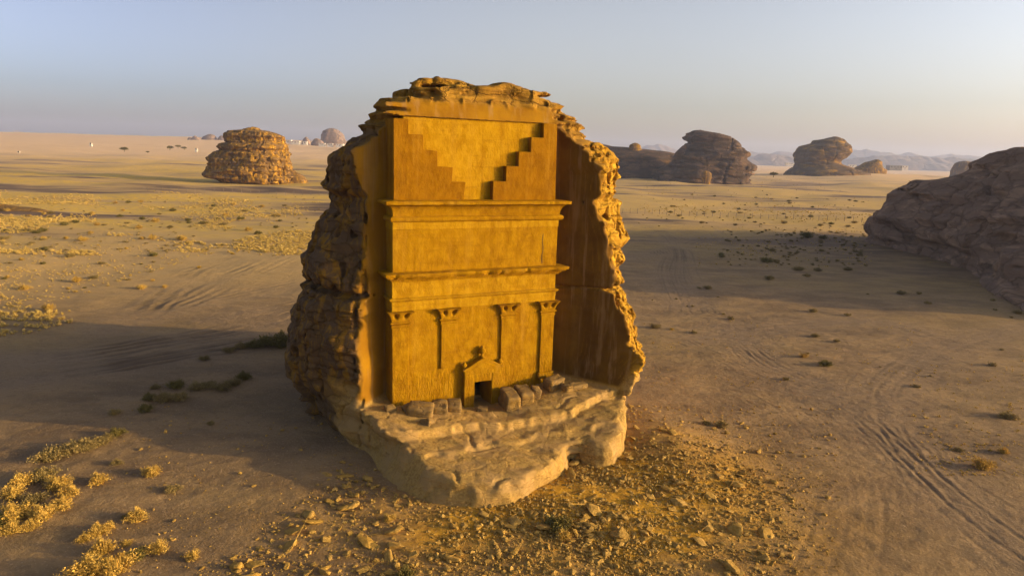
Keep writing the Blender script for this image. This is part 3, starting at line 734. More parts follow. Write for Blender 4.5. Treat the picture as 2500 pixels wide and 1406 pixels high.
def urn(u, z, r, h, n=.12):
    pr_u = [(0, 0), (.55, 0), (.45, .12), (.35, .2), (.8, .42), (1, .6), (.8, .75), (.4, .82), (.55, .95), (.3, 1.0), (0, 1.0)]
    P = []; k = 14
    for a, b in pr_u:
        for j in range(k):
            an = 2 * math.pi * j / k; P.append((u + a * r * math.cos(an), n + a * r * math.sin(an), z + b * h))
    P = np.array(P); V = wob(fac(P[:, 0], P[:, 1], P[:, 2]), .03, 70, 3); i = np.arange(len(pr_u) * k).reshape(-1, k)
    F = np.stack([i[:-1], np.roll(i[:-1], -1, 1), np.roll(i[1:], -1, 1), i[1:]], -1).reshape(-1, 4); return V, F
tpart('urn', mesh_of('urn', [urn(7.22, 6.32, .30, .88)], True), M_CARVED, ds)
tpart('acroterion', mesh_of('acroterion', [urn(5.72, 5.44, .24, .62)], True), M_CARVED, ds)
tpart('acroterion', mesh_of('acroterion', [urn(8.80, 5.44, .22, .55)], True), M_CARVED, ds)

# ---------------------------------------------------------------- loose blocks and stones
import bmesh
def stone_mesh(name, sd, sub=2, flat=1.0, ang=.35):
    r = random.Random(sd); bm = bmesh.new(); pts = []
    for i in range(11 + sub * 3):
        v = Vector((r.gauss(0, 1), r.gauss(0, 1), r.gauss(0, 1))).normalized() * r.uniform(.8, 1.1)
        v.z *= .62 * flat; v.x *= 1.25; bm.verts.new(v)
    bmesh.ops.convex_hull(bm, input=bm.verts)
    bmesh.ops.delete(bm, geom=[v for v in bm.verts if not v.link_faces], context='VERTS')
    bmesh.ops.bevel(bm, geom=list(bm.edges), offset=.09, segments=2, affect='EDGES', profile=.6)
    if sub: 
        bmesh.ops.triangulate(bm, faces=bm.faces); bmesh.ops.subdivide_edges(bm, edges=bm.edges, cuts=1, use_grid_fill=True)
    me = bpy.data.meshes.new(name); bm.to_mesh(me); bm.free()
    co = np.empty(len(me.vertices) * 3); me.vertices.foreach_get('co', co); co = wob(co.reshape(-1, 3), .07, sd, 2.2)
    me.vertices.foreach_set('co', co.ravel()); me.update()
    for p in me.polygons: p.use_smooth = False
    me.materials.append(M_STONE); return me
STONES = [stone_mesh('stone', 100 + i, 1, random.uniform(.7, 1.25)) for i in range(10)]
def place_stone(me, p, s, rz, label, cat, group=None, tilt=.2, name='rock', sink=.25, mat=None):
    o = bpy.data.objects.new(name, me); link(o)
    o.location = (p[0], p[1], p[2] + s[2] * (.6 - sink)); o.scale = s
    o.rotation_euler = (random.uniform(-tilt, tilt), random.uniform(-tilt, tilt), rz)
    return tag(o, label, cat, group)
FANG = math.atan2(FU[1], FU[0])
def block(u, n, zt, su, sn, sz, rz, label, tilt=(0, 0), sd=0, name='stone_block', rnd=.10):
    """weathered block resting on the platform; zt = its top"""
    g = [np.linspace(-.5, .5, 9)] * 3; Vs, Fs, off = [], [], 0
    for ax in range(3):
        o1, o2 = [(1, 2), (2, 0), (0, 1)][ax]
        for side in (0, 1):
            A, B = np.meshgrid(g[o1], g[o2], indexing='ij'); P = np.zeros(A.shape + (3,)); P[..., o1] = A; P[..., o2] = B; P[..., ax] = side - .5
            Vs.append(P.reshape(-1, 3)); Fs.append(grid_faces(*A.shape, off, flip=(side == 1))); off += A.size
    V = np.vstack(Vs); F = np.vstack(Fs); _, fi, inv = np.unique(np.round(V, 4), axis=0, return_index=True, return_inverse=True); V = V[fi]; F = inv.reshape(-1)[F]
    r = np.linalg.norm(V, axis=1, keepdims=True); Vr = V / np.maximum(np.abs(V).max(1, keepdims=True), 1e-6) * .5
    pn = (np.abs(Vr) ** 12).sum(1, keepdims=True) ** (1 / 12); V = Vr / pn * .5 
    V = V * np.array([su, sn, sz]); V = wob(V + sd * 7.7, rnd, sd, 1.6) - sd * 7.7; V = wob(V + sd * 3.3, rnd * .4, sd + 3, 5) - sd * 3.3
    me = npmesh(name, V, F, True); o = obj(name, me, M_TOMBBLOCK)
    w = fac(u, n, zt - sz / 2); o.location = tuple(w); o.rotation_euler = (tilt[0], tilt[1], FANG + rz)
    return tag(o, label, 'stone block')
M_TOMBBLOCK = mat_rock('platform_block', (.28, .17, .04), (.20, .12, .03), (.36, .23, .07), (.17, .115, .05), scale=1.6, bump=.5)
block(1.75, 1.45, 3.55, 1.9, 1.6, .85, -.5, 'largest flat-topped block of the row left of the tomb door', (.10, .05), 1)
block(3.35, 1.15, 3.42, 1.2, 1.6, .85, -.35, 'middle block of the row left of the tomb door', (.10, .02), 2)
block(4.62, .95, 3.28, 1.05, 1.5, .8, -.35, 'block of the left row nearest the tomb door', (.12, 0), 3)
block(1.0, 1.0, 3.42, .75, .95, .8, .2, 'small tilted block at the left end of the row by the facade', (.3, -.35), 4)
block(-.35, .6, 3.5, .8, .7, .5, .1, 'small lit block lying at the left foot of the facade', (.1, .1), 5)
block(1.7, 3.1, 3.05, .8, .9, .6, .6, 'leaning slab in front of the left row of blocks', (-.2, .35), 6)
block(6.7, 1.5, 2.75, .8, .5, .35, -.5, 'small flat block on the ledge in front of the door', (.1, .15), 7)
block(8.95, 1.7, 3.75, 1.15, 2.2, 1.35, -.15, 'tall long block just right of the tomb door', (.1, .04), 8)
block(10.25, 1.6, 3.8, 1.15, 2.0, 1.2, -.15, 'second block right of the door, behind the tall one', (.1, .04), 9)
block(11.2, 1.75, 3.85, .7, 1.0, .95, -.2, 'broken lit block at the right end of the right row', (.15, .1), 10)
block(13.2, 1.2, 4.25, 1.6, 1.0, .9, .25, 'undercut boulder at the foot of the right corner column', (.1, -.1), 11, name='boulder')
block(14.5, 2.3, 3.95, 2.2, .8, .45, .1, 'long low lit slab on the upper ledge to the right', (.05, 0), 12, name='stone_slab')

APRON = [(610, 1330), (820, 1150), (930, 1190), (1050, 1262), (1200, 1262), (1330, 1215), (1400, 1150), (1500, 1120), (1540, 1000), (1640, 1000), (1760, 1090), (1900, 1190), (1960, 1300), (1900, 1420), (420, 1420)]
def inpoly(x, y, P):
    c = False; j = len(P) - 1
    for i in range(len(P)):
        if (P[i][1] > y) != (P[j][1] > y) and x < (P[j][0] - P[i][0]) * (y - P[i][1]) / (P[j][1] - P[i][1]) + P[i][0]: c = not c
        j = i
    return c
big = [((963, 1300), 1.0, 'rounded pale boulder on the sand below the platform front'), ((1108, 1288), .62, 'angular boulder just below the platform tip'), ((1165, 1290), .5, 'small cube-like rock right of the angular boulder below the platform tip'),
 ((1180, 1258), .75, 'shaded rock touching the base of the platform tip'), ((1222, 1300), .7, 'upright rock in the cluster under the platform'), ((890, 1390), .75, 'flat pale stone near the bottom edge left of centre'),
 ((752, 1400), .6, 'dark-sided rock at the bottom edge left of centre'), ((898, 1170), .75, 'upright stone leaning beside the left foot of the platform'), ((845, 1165), 1.0, 'long flat slab lying left of the platform foot'), ((795, 1160), .9, 'brown slab at the left end of the stones by the platform foot'),
 ((865, 1210), .55, 'round stone in front of the long slab at the platform foot'), ((935, 1196), .45, 'white stone tucked under the platform foot'), ((1525, 1050), .9, 'pinkish pointed slab right of the platform'), ((1640, 1058), 1.0, 'large ochre rock on the slope right of the platform'),
 ((1585, 1215), .7, 'pale rounded rock on the rubble slope'), ((1660, 1180), .8, 'elongated rock high on the rubble slope'), ((1755, 1165), .8, 'long rock on the upper edge of the rubble slope'), ((1888, 1178), .65, 'lone pointed rock at the right end of the rubble'),
 ((1440, 1215), .9, 'broad flat rock right of the platform tip'), ((1500, 1260), .8, 'grey lump in the thick of the rubble'), ((1350, 1080), .9, 'blocky rock wedged in the platform notch'), ((620, 1380), .9, 'flat grey slab on gravel at the lower left')]
for i, ((x, y), s, lab) in enumerate(big):
    p = G(x, y) if i != 20 else G(1400, 1135)
    if i == 20: lab = 'blocky rock beside the notch in the platform edge'
    place_stone(STONES[i % 10], p, (s * .55, s * .42, s * (.22 if 'flat' in lab or 'slab' in lab else .42)), random.uniform(0, 6.3), lab, 'rock', None, .15, 'rock', .3)
cnt = 0; tries = 0
def rock_zone(x, y):
    if x < 800: return 'on the dark gravel at the lower left'
    if x < 1040: return 'in front of the shaded left foot of the platform' if y < 1270 else 'along the bottom edge left of the platform tip'
    if x < 1330: return 'close under the platform tip' if y < 1320 else 'along the bottom edge below the platform tip'
    if x < 1560: return 'between the platform notch and the dark green bush' if y < 1240 else 'in the golden rubble right of the dark green bush'
    if x < 1760: return 'high on the golden slope right of the platform' if y < 1190 else 'in the middle of the golden rubble slope'
    return 'at the thin right end of the rubble'
while cnt < 280 and tries < 20000:
    tries += 1
    x = random.uniform(560, 1960); y = random.uniform(990, 1412)
    if not inpoly(x, y, APRON): continue
    w = math.exp(-((x - 1480) / 330) ** 2 - ((y - 1210) / 160) ** 2) + .22 + .25 * (x < 1000)
    if random.random() > w: continue
    p = G(x, y)
    if poly_sd(np.array([p[0]]), np.array([p[1]]), BASE)[0] > -.25: continue
    s = min(.55, .13 * math.exp(abs(random.gauss(0, .65)))); fl = random.uniform(.45, .9)
    z = rock_zone(x, y); lab = ('large ' if s > .34 else 'middling ' if s > .2 else 'small ') + ('flat' if fl < .62 else 'blocky') + ' sandstone rock ' + z
    place_stone(STONES[random.randrange(10)], p, (s * random.uniform(.8, 1.3), s * random.uniform(.7, 1.1), s * fl), random.uniform(0, 6.3), lab, 'rock', 'loose rocks in the rubble around the platform', .35, 'rock', .3)
    cnt += 1
def gravel():
    bm = bmesh.new(); bmesh.ops.create_icosphere(bm, subdivisions=1, radius=1); V0 = np.array([v.co for v in bm.verts]); F0 = np.array([[v.index for v in f.verts] for f in bm.faces]); bm.free()
    Vs, Fs, off = [], [], 0; n = 0; r = np.random.default_rng(3)
    while n < 15000:
        x = r.uniform(300, 2050); y = r.uniform(990, 1420)
        w = math.exp(-((x - 1480) / 380) ** 2 - ((y - 1220) / 180) ** 2) + .16 * inpoly(x, y, APRON) + .03
        if r.random() > w: continue
        p = gp(x, y); p[2] = 0
        s = .028 * math.exp(abs(r.normal(0, .72))); s = min(s, .2)
        if poly_sd(np.array([p[0]]), np.array([p[1]]), BASE)[0] > -.1: continue
        a = r.uniform(0, 6.3); ca, sa = math.cos(a), math.sin(a)
        V = V0 * (1 + .28 * r.normal(0, 1, V0.shape)) * np.array([s * r.uniform(.8, 1.5), s, s * r.uniform(.4, .9)])
        V = np.column_stack([V[:, 0] * ca - V[:, 1] * sa + p[0], V[:, 0] * sa + V[:, 1] * ca + p[1], V[:, 2] + s * .2])
        Vs.append(V); Fs.append(F0 + off); off += len(V); n += 1
    V = np.vstack(Vs); c = V.reshape(-1, len(V0), 3).mean(1); hh = hgt(c[:, 0], c[:, 1]); V[:, 2] += np.repeat(hh, len(V0))
    tag(obj('gravel', npmesh('gravel', V, np.vstack(Fs), False), M_STONE), 'small gravel and stone chips strewn over the sand', 'gravel', None, 'stuff')
gravel()

# ---------------------------------------------------------------- shrubs and grass
def shrub_mesh(name, sd, n, r, h, wid, up=.5, leaf=0, mat=None, droop=.3):
    g = np.random.default_rng(sd); az = g.uniform(0, 2 * np.pi, n); lean = g.uniform(0, 1, n) ** .6
    L = g.uniform(.65, 1.1, n) * (1 + .25 * np.sin(az * 3 + sd)); br = g.uniform(0, .35, n) * r
    b = np.column_stack([np.cos(az) * br, np.sin(az) * br, np.zeros(n)])
    tip = np.column_stack([np.cos(az) * L * lean * r, np.sin(az) * L * lean * r, h * L * np.sqrt(np.clip(1 - (lean * .95) ** 2, .03, 1))])
    mid = (b + tip) / 2 + np.column_stack([g.normal(0, .06, n) * r, g.normal(0, .06, n) * r, droop * h * .35 * np.ones(n)])
    pe = np.column_stack([-np.sin(az + g.uniform(-1, 1, n)), np.cos(az + g.uniform(-1, 1, n)), g.normal(0, .3, n)]) * wid
    V = np.stack([b - pe * .5, b + pe * .5, mid - pe, mid + pe, tip], 1).reshape(-1, 3)
    i = np.arange(n)[:, None] * 5
    F = np.vstack([np.hstack([i, i + 1, i + 3]), np.hstack([i, i + 3, i + 2]), np.hstack([i + 2, i + 3, i + 4])])
    if leaf:
        m = n * leaf; k = g.integers(0, n, m); t = g.uniform(.35, 1.02, (m, 1)); c = mid[k] * (1 - t) * 1.0 + tip[k] * t + g.normal(0, .05 * r, (m, 3)); c[:, 2] = np.maximum(c[:, 2], .01)
        e = g.normal(0, 1, (m, 3, 3)) * wid * 1.7; W = (c[:, None] + e).reshape(-1, 3); j = len(V) + np.arange(m)[:, None] * 3
        V = np.vstack([V, W]); F = np.vstack([F, np.hstack([j, j + 1, j + 2])])
    me = npmesh(name, V, F, False); me.materials.append(mat); return me
SHR = [shrub_mesh('scrub', 200 + i, 420, 1.0, .62, .022, leaf=4, mat=M_SCRUB) for i in range(4)]
GRN = [shrub_mesh('scrub', 220 + i, 420, 1.0, .7, .024, leaf=5, mat=M_GREEN) for i in range(3)]
DRY = [shrub_mesh('dry_bush', 240 + i, 520, 1.0, .85, .022, leaf=3, mat=M_DRY) for i in range(4)]
TUF = [shrub_mesh('grass', 260 + i, 60, .5, 1.0, .03, mat=M_GRASS, droop=0) for i in range(4)]
def put(me, x, y, r, label, cat, group=None, name='desert_shrub', rs=1.0, hs_=1.0):
    p = G(x, y); o = bpy.data.objects.new(name, me); link(o); o.location = (p[0], p[1], p[2] - .03)
    o.scale = (r * rs * random.uniform(.9, 1.15), r, r * hs_ * random.uniform(.85, 1.1)); o.rotation_euler[2] = random.uniform(0, 6.3)
    return tag(o, label, cat, group)
near = [ # x, y(base), radius m, kind, label
 (52, 1185, .85, 'D', 'golden bush at the top left end of the near shrub belt'), (30, 1215, .8, 'D', 'yellow bush at the left edge above the grey shrubs'), (105, 1170, 1.1, 'S', 'olive shrub behind the golden bush at the left'),
 (80, 1225, .9, 'S', 'grey-green shrub in the middle of the left shrub belt'), (140, 1190, .9, 'D', 'pale dry bush on the right of the left shrub belt'), (170, 1210, .7, 'D', 'orange-lit bush at the right tip of the left belt'),
 (40, 1265, 1.1, 'D', 'broad dry bush low in the left shrub belt'), (105, 1265, .9, 'D', 'dry bush between the broad one and the orange-lit tip'), (150, 1240, .8, 'D', 'lit bush under the orange tip of the left belt'),
 (25, 1300, .8, 'D', 'bright bush at the bottom of the left shrub belt'), (5, 1275, .9, 'G', 'dark bush cut by the left edge of the picture'), (75, 1292, .6, 'D', 'small lit bush at the foot of the left shrub belt'),
 (120, 1120, 1.1, 'S', 'grey shrub at the left end of the shaded thicket'), (165, 1105, 1.2, 'S', 'wide grey-brown shrub in the shaded thicket'), (205, 1098, 1.1, 'S', 'grey-brown shrub right of centre in the shaded thicket'), (240, 1085, .9, 'S', 'shrub near the right end of the shaded thicket'), (285, 1062, .7, 'G', 'dark small shrub at the right tip of the shaded thicket'), (262, 1072, .6, 'S', 'low shrub beside the right tip of the shaded thicket'),
 (335, 1270, .75, 'D', 'isolated golden bush on sand at the lower left'), (315, 1262, .4, 'G', 'small dark bush touching the isolated golden one'), (205, 1320, .5, 'D', 'small lit bush left of the orange grass'), (240, 1305, .7, 'D', 'golden bush left of the orange grass clump'), (265, 1290, .5, 'D', 'upper small golden bush by the orange grass clump'),
 (310, 1330, .35, 'D', 'orange grass clump above the big bottom bush'), (215, 1406, 1.2, 'D', 'big pale bush at the bottom left edge'), (280, 1395, 1.1, 'D', 'right half of the big pale thicket at the bottom left'), (250, 1350, .8, 'D', 'top bush of the pale thicket at the bottom left'),
 (335, 1360, .65, 'G', 'dark green bush right of the pale thicket'), (385, 1345, .7, 'D', 'lit bush right of the dark green one at the bottom'), (470, 1362, .5, 'D', 'small yellow-green bush amid gravel at the bottom'),
 (1360, 1290, .95, 'G', 'dark green bush in the rubble below the platform'), (1375, 1312, .55, 'D', 'golden dry bush against the dark green one in the rubble'), (950, 1270, .45, 'D', 'yellow tuft beside the rounded pale boulder'), (990, 1408, .6, 'G', 'bush at the bottom edge near the centre'),
 (1762, 1040, .75, 'S', 'olive shrub next to a white patch right of the rubble'), (1725, 1035, .45, 'S', 'small shrub left of the olive one by the white patch'),
 (2015, 892, .9, 'G', 'green-yellow shrub on the sand right of the tomb'), (1962, 872, .6, 'D', 'small dry shrub left of the green-yellow one'), (1985, 762, .85, 'S', 'shrub on the shadow line right of the tomb'), (1990, 822, .6, 'S', 'shrub just below the shadow line right of the tomb'),
 (1600, 800, .9, 'S', 'low shrub close to the right side of the tomb rock'), (1640, 805, .35, 'D', 'yellow tuft beside the shrub near the tomb rock'), (2400, 1143, .9, 'D', 'round pale bush between the tracks and the right edge'), (2450, 1105, .5, 'D', 'small pale bush above the round one at the right'), (2460, 1020, .95, 'S', 'grey shrub at the right edge above the pale bushes'), (2485, 765, .9, 'S', 'dark shrub at the right edge on the shadow line'), (2340, 1100, .5, 'S', 'flat brown shrub left of the round pale bush'),
 (690, 845, 1.9, 'G', 'big dark shrub against the left foot of the tomb rock'), (655, 840, 1.4, 'G', 'dark shrub next to the big one at the rock foot'), (620, 848, 1.1, 'G', 'middle dark shrub of the row left of the rock foot'), (590, 850, .9, 'S', 'shrub in the row left of the rock foot'), (560, 858, .8, 'S', 'leftmost shrub of the row at the rock foot'), (500, 878, .7, 'S', 'lone low shrub below the row at the rock foot'),
 (595, 925, .9, 'G', 'dark shrub at the upper right of the middle thicket'), (570, 940, .9, 'S', 'shrub below the upper right one of the middle thicket'), (545, 950, 1.0, 'S', 'spreading shrub in the middle thicket'), (510, 945, .9, 'S', 'shrub in the upper row of the middle thicket'), (480, 950, .9, 'S', 'brown shrub near the middle of the thicket'), (430, 945, .9, 'G', 'dark upright shrub in the middle thicket'), (380, 948, .6, 'S', 'upper left small shrub of the middle thicket'), (400, 978, 1.0, 'S', 'wide shrub in the lower row of the middle thicket'), (440, 975, .9, 'S', 'right shrub in the lower row of the middle thicket'), (365, 975, .7, 'G', 'left shrub in the lower row of the middle thicket'), (355, 1003, .7, 'G', 'lowest dark shrub of the middle thicket'), (280, 1010, .6, 'S', 'flat shrub left of the middle thicket'),
 (285, 1132, .5, 'S', 'small brown shrub below the shaded thicket'), (240, 1180, .7, 'D', 'flat reddish shrub between the two shrub belts'), (370, 1160, .7, 'D', 'sparse dry shrub patch on the pale sand'), (420, 1198, .6, 'S', 'faint grey shrub on the pale sand at the lower left'), (515, 1035, .4, 'S', 'tiny shrub in the rock shadow'),
 (1970, 580, 2.0, 'G', 'biggest dark shrub of the field left of the big right rock'), (2010, 583, 1.3, 'G', 'dark shrub right of the biggest one in the right field'), (1870, 640, 1.4, 'G', 'green mound shrub below the right shrub field'), (1950, 660, 1.3, 'S', 'grey mound shrub right of the green mound'), (1997, 662, 1.1, 'S', 'mound shrub right of the grey mound'), (2070, 660, 1.2, 'S', 'flat-based shrub under the big right rock'), (1878, 682, 1.1, 'S', 'brown shrub alone on the shaded sand right of the tomb'), (1970, 675, .9, 'S', 'low shrub under the grey mound'),
 (1760, 623, .75, 'G', 'upper of two small stacked shrubs on the shaded sand'), (1762, 628, .8, 'G', 'lower of two small stacked shrubs on the shaded sand'), (1728, 705, .8, 'S', 'flat shrub by the faint tracks on shaded sand'), (2200, 718, 1.0, 'S', 'low shrub right of centre in the shaded sand'), (2265, 742, .7, 'S', 'small shrub near the lower edge of the shade at right'),
 (170, 628, 1.1, 'S', 'round shrub with a long shadow on the left plain'), (108, 612, 1.0, 'G', 'pale green shrub with a shadow at its left on the plain'), (248, 645, .8, 'S', 'small round shrub right of the round one on the left plain'), (188, 688, .9, 'D', 'shrub with the longest shadow on the left plain'), (230, 680, .9, 'S', 'shrub just right of the long-shadowed one'), (60, 707, .9, 'D', 'lit shrub near the left edge of the plain'), (118, 757, .9, 'D', 'shrub on the edge of the rock shadow at the left'), (375, 625, 1.0, 'G', 'ochre green shrub beside the track on the left plain'), (630, 572, 1.1, 'G', 'dark shrub near the sky side of the left track'), (345, 705, .8, 'D', 'dry clump beside the left track')]
KM = {'D': DRY, 'S': SHR, 'G': GRN}
for i, (x, y, r, k, lab) in enumerate(near):
    put(KM[k][i % len(KM[k])], x, y, r, lab, 'shrub')
# scattered shrubs, each its own object, in two fields
def field(n, region, lab, group, kinds, r0, r1, name='desert_shrub', dens=None):
    c = 0
    for _ in range(n * 40):
        if c >= n: break
        x = random.uniform(min(p[0] for p in region), max(p[0] for p in region)); y = random.uniform(min(p[1] for p in region), max(p[1] for p in region))
        if not inpoly(x, y, region): continue
        if dens and random.random() > dens(x, y): continue
        k = random.choice(kinds); r = random.uniform(r0, r1)
        l = ('wide ' if r > r0 + .6 * (r1 - r0) else 'small ') + {'D': 'golden dry', 'S': 'grey-brown', 'G': 'dark green'}[k] + ' shrub ' + lab(x, y)
        put(KM[k][random.randrange(len(KM[k]))], x, y, r, l, 'shrub', group, name); c += 1
field(70, [(1780, 560), (2060, 565), (2110, 600), (2110, 640), (1960, 640), (1840, 605), (1760, 590)], lambda x, y: 'in the ' + ('upper ' if y < 595 else 'lower ') + ('right' if x > 1960 else 'left') + ' part of the crowded shaded field', 'crowded shrubs in the shaded right field', 'SSS', .35, .85)
field(42, [(1560, 470), (2120, 480), (2120, 560), (1560, 550)], lambda x, y: ('behind' if y < 522 else 'in front of') + ' the right wire fence, ' + ('on the tomb side' if x < 1750 else 'midway' if x < 1940 else 'towards the big right rock'), 'sparse shrubs on the sunlit right plain', 'SSG', .7, 1.5)
field(22, [(0, 600), (640, 600), (420, 700), (280, 760), (0, 770)], lambda x, y: 'on the golden slope above the left shadow edge, ' + ('left end' if x < 200 else 'right end'), 'little shrubs on the golden slope above the shadow edge', 'DDSG', .25, .6)
field(62, [(0, 500), (780, 480), (740, 540), (640, 570), (480, 600), (300, 590), (0, 600)], lambda x, y: 'on the left plain, ' + ('by the left edge' if x < 260 else 'below the honeycombed rock' if x > 500 else 'in the middle of the plain') + (', far row' if y < 535 else ', near row'), 'small shrubs over the left plain', 'SDDG', .6, 1.4)
def tufts():
    """uncountable dry grass"""
    r = np.random.default_rng(9); Vs, Fs, off = [], [], 0
    srcs = []
    for me in TUF:
        co = np.empty(len(me.vertices) * 3); me.vertices.foreach_get('co', co); srcs.append((co.reshape(-1, 3), np.array([list(p.vertices) for p in me.polygons])))
    P = []
    def add(n, x0, x1, y0, y1, f, s0, s1):
        c = 0
        for _ in range(n * 30):
            if c >= n: break
            x = r.uniform(x0, x1); y = r.uniform(y0, y1)
            if r.random() > f(x, y): continue
            p = gp(x, y); P.append((p[0], p[1], r.uniform(s0, s1))); c += 1
    nf = lambda x, y: float(sst(-.05, .35, fbm(np.array([x / 120.]), np.array([y / 22.]), np.array([0.]), 3, 5))[0])
    add(4600, -20, 790, 465, 625, nf, .14, .55)
    add(900, -20, 520, 600, 780, lambda x, y: .25 + nf(x, y) if y < 775 - x * .3 else 0, .07, .28)
    add(110, -20, 180, 760, 820, lambda x, y: 1 if y < 830 - x * .25 else 0, .25, .5)
    add(700, 1560, 2130, 440, 545, nf, .2, .6)
    add(420, 2230, 2510, 870, 1160, lambda x, y: .2 + nf(x, y), .05, .17)
    add(200, 1560, 2250, 780, 960, nf, .05, .15)
    add(500, 1700, 2130, 555, 650, lambda x, y: .3 + nf(x, y), .10, .30)
    add(120, 480, 1950, 1240, 1410, lambda x, y: .5, .06, .14)
    P = np.array(P); hz = hgt(P[:, 0], P[:, 1])
    for i, (x, y, s) in enumerate(P):
        V0, F0 = srcs[i % 4]; a = r.uniform(0, 6.3); ca, sa = math.cos(a), math.sin(a); w = r.uniform(1.4, 3.4)
        V = np.column_stack([(V0[:, 0] * ca - V0[:, 1] * sa) * s * w + x, (V0[:, 0] * sa + V0[:, 1] * ca) * s * w + y, V0[:, 2] * s + hz[i] - .02])
        Vs.append(V); Fs.append(F0 + off); off += len(V)
    tag(obj('grass', npmesh('grass', np.vstack(Vs), np.vstack(Fs), False), M_GRASS), 'dry yellow grass tufts over the plain', 'grass', None, 'stuff')
tufts()
def small_scrub():
    r = np.random.default_rng(19); srcs = []
    for i in range(4):
        me = shrub_mesh('s', 300 + i, 70, 1.0, .6, .05, leaf=4, mat=M_SCRUB); co = np.empty(len(me.vertices) * 3); me.vertices.foreach_get('co', co)
        srcs.append((co.reshape(-1, 3), np.array([list(p.vertices) for p in me.polygons]))); bpy.data.meshes.remove(me)
    Vs, Fs, off, n = [], [], 0, 0
    for (x0, x1, y0, y1, m) in ((1760, 2120, 555, 650, 150), (1560, 2130, 450, 555, 190), (-20, 780, 480, 620, 260), (1560, 2500, 690, 950, 25)):
        for _ in range(m):
            x = r.uniform(x0, x1); y = y0 + (y1 - y0) * r.random(); p = G(x, y); s = r.uniform(.18, .6); a = r.uniform(0, 6.3); V0, F0 = srcs[n % 4]; n += 1
            Vs.append(np.column_stack([(V0[:, 0] * math.cos(a) - V0[:, 1] * math.sin(a)) * s + p[0], (V0[:, 0] * math.sin(a) + V0[:, 1] * math.cos(a)) * s * 1.2 + p[1], V0[:, 2] * s + p[2] - .02])); Fs.append(F0 + off); off += len(V0)
    tag(obj('scrub', npmesh('scrub', np.vstack(Vs), np.vstack(Fs), False), M_SCRUB), 'tiny low scrub dotted over the whole plain', 'scrub', None, 'stuff')
small_scrub()

# ---------------------------------------------------------------- other rocks
def vox_rock(name, sil, Y, mat, label, cat='rock', cell=.5, depth=.8, amp=1.0, seed=0, lay=1.0, base_y=None, xoff=0, keep=None, group=None, pits=0.0, pw=2.6):
    """rock body from a measured left/right outline [(y, xl, xr)] at distance Y, with its own depth"""
    P = np.array([[*at(xl, y, Y), *at(xr, y, Y)] for y, xl, xr in sil]); z = (P[:, 2] + P[:, 5]) / 2
    o = np.argsort(z); z = z[o]; xl = P[o, 0]; xr = P[o, 3]
    tw = xr[-1] - xl[-1]; z = np.append(z, z[-1] + min(.14 * tw, .03 * (xr - xl).max())); xl = np.append(xl, xl[-1] + .36 * tw); xr = np.append(xr, xr[-1] - .36 * tw)
    W = (xr - xl).max(); cx = None
    g0 = float(hgt((xl[0] + xr[0]) / 2, Y)); zb = min(z[0], g0) - 2 * cell - .03 * W
    xs = np.arange(xl.min() - 3 * cell - .06 * W, xr.max() + 3 * cell + .06 * W, cell); dd = W * depth / 2
    ys = np.arange(Y - dd * 1.1 - 3 * cell, Y + dd * 1.1 + 3 * cell, cell); zs = np.arange(zb, z[-1] + 3 * cell, cell)
    X, Yy, Z = np.meshgrid(xs.astype(np.float32), ys.astype(np.float32), zs.astype(np.float32), indexing='ij')
    L = np.interp(zs, z, xl); R = np.interp(zs, z, xr); c = ((L + R) / 2)[None, None]; h = np.maximum((R - L) / 2, cell)[None, None]
    hd = dd * (np.maximum((R - L) / 2, .0) / (W / 2)) ** .7; hd = np.maximum(hd, cell)[None, None]
    rr = (np.abs((X - c) / h) ** pw + np.abs((Yy - Y) / hd) ** pw) ** (1 / pw)
    f = (1 - rr) * np.minimum(h, hd); f = np.minimum(f, z[-1] - Z)
    m = np.abs(f) < .16 * W
    s = W / 27.0; x, y, q = X[m] / s, Yy[m] / s, Z[m] / s
    n = 1.2 * fbm(x / 6, y / 6, q / 4, 3, seed) + .4 * fbm(x / 1.7, y / 1.7, q / 1.1, 3, seed + 3)
    n += lay * (.50 * np.tanh(3.5 * vnoise(x * .12, y * .12, q * .55 + .3 * vnoise(x * .1, y * .1, q * 0, 2), seed + 5)) + .34 * np.tanh(3 * vnoise(x * .25, y * .25, q * 1.7, seed + 6)))
    n -= .9 * np.exp(-(np.abs(vnoise(x * .22, y * .22, q * .10, seed + 9)) / .045) ** 2) + .5 * np.exp(-(np.abs(vnoise(x * .55, y * .55, q * .3, seed + 10)) / .05) ** 2)
    if pits: n -= pits * np.clip(vnoise(x * 1.6, y * 1.6, q * 1.3, seed + 8) - .25, 0, 1) * 2
    f[m] += (n * amp * s).astype(np.float32)
    V, F = surface_nets(f, xs, ys, zs)
    c0 = np.array([V[:, 0].mean(), V[:, 1].mean(), g0]); me = npmesh(name, V - c0, F, True)
    ob = obj(name, me, mat); ob.location = tuple(c0); return tag(ob, label, cat, group)
yL = G(620, 446)[1]
vox_rock('rock_outcrop', [(318, 600, 650), (322, 562, 672), (332, 552, 690), (350, 556, 692), (352, 541, 694), (368, 541, 696), (374, 525, 702), (392, 516, 708), (420, 508, 712), (436, 514, 712), (446, 545, 704), (456, 545, 704)], yL, M_ROCKO, 'honeycombed ochre rock standing alone on the left plain', cell=.5, amp=.75, seed=3, pits=.9, lay=1.3)
vox_rock('rock_outcrop', [(415, 700, 715), (425, 690, 735), (438, 680, 748), (448, 672, 752)], yL + 4, M_ROCKO, 'low rubble mound at the right foot of the honeycombed rock', cell=.5, amp=.5, seed=5)
